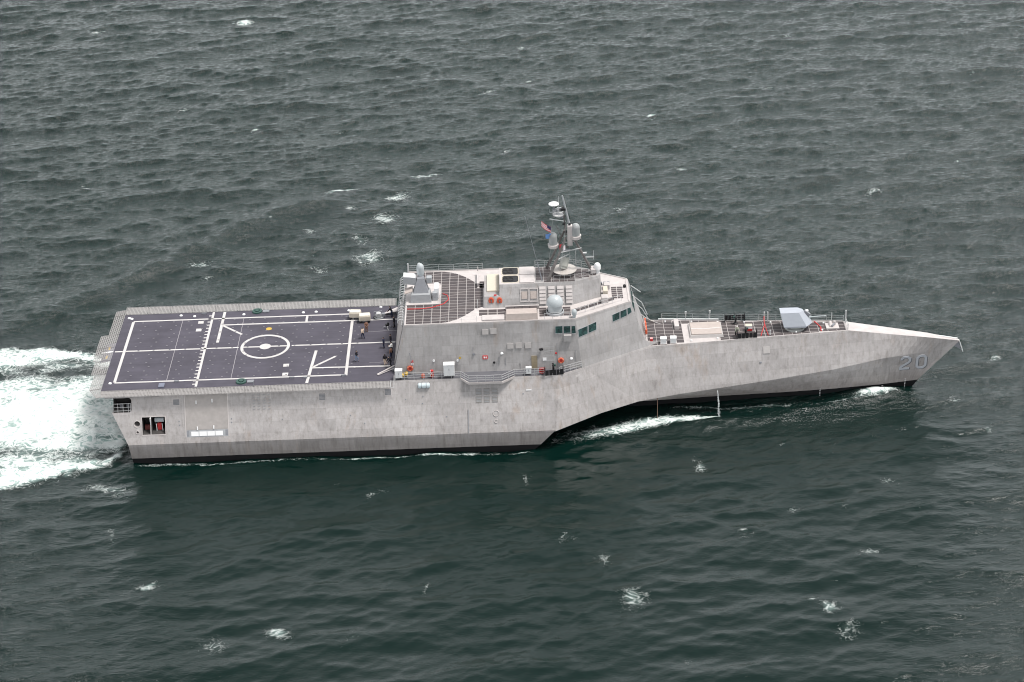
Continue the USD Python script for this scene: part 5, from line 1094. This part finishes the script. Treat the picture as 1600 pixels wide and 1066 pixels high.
def horseshoe(x, z, label):
    p = on(Dy, x, z, .18, n_d); t = thing('horseshoe_buoy', label, 'life buoy', p)
    obj('float', MB().path([(.26 * math.cos(a), 0, .42 * math.sin(a)) for a in np.linspace(-.9, math.pi + .9, 15)], .15, 8), ORANGE, t, smooth=50)
    obj('strap', MB().box((0, -.1, .30), (.3, .16, .12)), RED, t); obj('light', MB().tube((0, .0, -.55), (0, .0, -.25), .07), DGREY, t)
horseshoe(56.75, 18.7, 'orange horseshoe buoy on the deckhouse wall, the one nearer the stern'); horseshoe(57.95, 18.65, 'orange horseshoe buoy on the deckhouse wall, the one nearer the brown intake grilles')
obj('buoy_sign', plate(Dy, n_d, 57.15, 57.55, 19.3, 19.5, .05), RED, house)
t = thing('life_vest_rack', 'row of bright orange bagged hoses hanging on the front wall below the bridge', 'hose bags', (Fx(11.4) + .25, -.5, ZD + .1))
for k in range(6): obj('bag', rounded((.05 - .0 * k, -1.3 + k * .62, 1.15 + .1 * (k % 2)), (.32, .48, .85), .13), ORANGE, t, smooth=40)
obj('rail', MB().tube((-.1, -1.7, 1.7), (-.1, 2.2, 1.7), .04), RAIL, t); obj('tray', MB().box((.0, .2, .55), (.4, 4.0, .08)), LIGHT, t)
t = thing('hydrant_box', 'small pink red hydrant box at the foot of the bridge front wall', 'fire box', (80.0, -3.1, ZD + .04)); obj('box', rounded((0, 0, .35), (.42, .4, .7), .05), RED, t); obj('lid', MB().box((0, 0, .74), (.4, .38, .06)), plain('lid_pink', (.62, .28, .28)), t)
b1 = thing('deck_box', 'white deck box on the foredeck, nearer the bridge of the pair', 'box', (81.75, -3.35, ZD + .05), -.06)
obj('body', rounded((0, 0, .42), (.85, .75, .8), .05), WHITE, b1); obj('lid', rounded((0, 0, .86), (.95, .85, .12), .04), WHITE, b1); obj('plinth', MB().box((0, 0, .04), (1.0, .9, .08)), LIGHT, b1)
dup(b1, 'deck_box', 'white deck box on the foredeck, nearer the hatch of the pair', 'box', (83.2, -3.25, ZD + .05), -.06)
t = thing('ammunition_locker', 'white locker with red stripe between the two black gun mounts on the foredeck', 'locker', (94.6, -.35, ZD + .04), -.05)
obj('body', rounded((0, 0, .45), (1.0, .7, .8), .05), WHITE, t); obj('stripe', MB().box((0, -.37, .25), (1.02, .04, .35)), RED, t); obj('lid', MB().box((0, 0, .88), (1.0, .72, .05)), CREAM, t)
def gun_mount(x, y, z, rz, label, n=5, w=2.6):
    t = thing('gun_mount', label, 'machine gun', (x, y, z), rz)
    obj('pedestal', MB().lathe((0, 0, 0), [(.35, 0), (.35, .1), (.16, .2), (.13, .95), (.2, 1.0), (.001, 1.02)], 12), BLACK, t)
    obj('gun', MB().box((.1, 0, 1.15), (.85, .14, .2)).tube((.5, 0, 1.18), (1.5, 0, 1.22), .03, n=8).tube((.5, 0, 1.18), (.95, 0, 1.2), .05, n=8).box((-.4, 0, 1.1), (.2, .3, .08)), BLACK, t)
    obj('ammo_box', MB().box((.05, .22, 1.1), (.3, .22, .25)), GREEN, t)
    for k in range(n):
        a = (k - (n - 1) / 2) * w / n
        obj('shield_panel', MB().box((1.05, a, .48), (.05, w / n - .06, .86)), BLACK, t)
    for s in (-1, 1): obj('side_shield', MB().box((.75, s * (w / 2 + .02), .65), (.65, .05, 1.25)), BLACK, t)
    return t
gun_mount(65.35, -10.7, ZD + .04, -1.45, 'black machine gun mount with black shields at the front end of the walkway')
gun_mount(94.0, -1.75, ZD + .04, -1.48, 'black machine gun mount with shields at the near edge of the foredeck', 5, 2.9)
gun_mount(92.9, 1.9, ZD + .04, 1.62, 'black machine gun mount with shields at the far edge of the foredeck', 6, 2.9)
# flags on the halyards
def flag(x, y, z, w, h, mats, label, wave=.12, droop=.55, rz=0.0):
    t = thing('flag', label, 'flag', (x, y, z), rz)
    n, k = 8, len(mats)
    for i, mt in enumerate(mats):
        u = np.linspace(0, 1, n); v0, v1 = i / k, (i + 1) / k
        top = np.stack([-w * u, wave * np.sin(u * 7), -h * v0 - droop * w * u ** 1.3], 1); bot = np.stack([-w * u, wave * np.sin(u * 7 + .4), -h * v1 - droop * w * u ** 1.3], 1)
        f = []
        V = np.vstack([top, bot, top + [0, .012, 0], bot + [0, .012, 0]])
        for q in range(n - 1):
            f += [[q, n + q, q + 1], [q + 1, n + q, n + q + 1], [2 * n + q, 2 * n + q + 1, 3 * n + q], [2 * n + q + 1, 3 * n + q + 1, 3 * n + q]]
        obj('flag_stripe', trimesh.Trimesh(V, f, process=False), mt, t)
    return t
FR, FW, FB = cloth('flag_red', (.55, .06, .07)), cloth('flag_white', (.75, .70, .72)), cloth('flag_blue', (.03, .035, .09))
fl = flag(65.75, -.4, 28.6, 1.35, .9, [FR, FW, FR, FW, FR, FW, FR], 'bunched red and white striped flag with dark canton flying off the mast', .10, -.75)
obj('canton', MB().poly([(-.02, -.10, .02), (-.55, -.12, .42), (-.55, -.12, -.05), (-.02, -.10, -.48)], (0, -1, 0), .012), FB, fl)
flag(65.7, -.5, 27.6, .75, .75, [cloth('flag_mid_blue', (.10, .20, .42))], 'small plain blue flag flying below the striped flag on the mast', .06, .1)
flag(67.35, -.35, 25.8, .45, .8, [FR], 'red signal flag hanging between the mast legs', .05, .2); flag(67.75, -.36, 25.6, .38, .8, [FW], 'white signal flag hanging beside the red one on the mast', .05, .2)
# stream of water pumped overboard under the overhang
rs = np.random.default_rng(4); m = MB(); zt = 3.6
for k in range(70):
    tt_ = k / 69.0; z0 = zt * (1 - tt_ ** 1.1); w_ = .03 + .10 * tt_
    for q in range(2):
        m.tm(trimesh.creation.icosphere(0, rs.uniform(.02, .045) + .025 * tt_).apply_translation((89.55 + rs.normal() * w_ * .8 + .12 * tt_, -6.3 - .85 * tt_ ** .6 + rs.normal() * w_ * .6, z0 + rs.normal() * .06)))
m.path([(89.5 + .15 * q, -6.15 - 1.0 * q ** .6, 3.75 * (1 - q ** 1.3)) for q in np.linspace(0, 1, 8)], .045, 6)
sp = obj('water_jet', m, plain('falling_water', (.45, .47, .47), .25, .5, .08), '/World', label='white jet of water falling from the hull overhang to the sea', cat='water jet', kind='stuff')
t = obj('drain_line', MB().tube((80.6, -6.8, 3.5), (80.6, -7.0, -.2), .05, n=5), plain('brown_line', (.16, .10, .07)), ship)
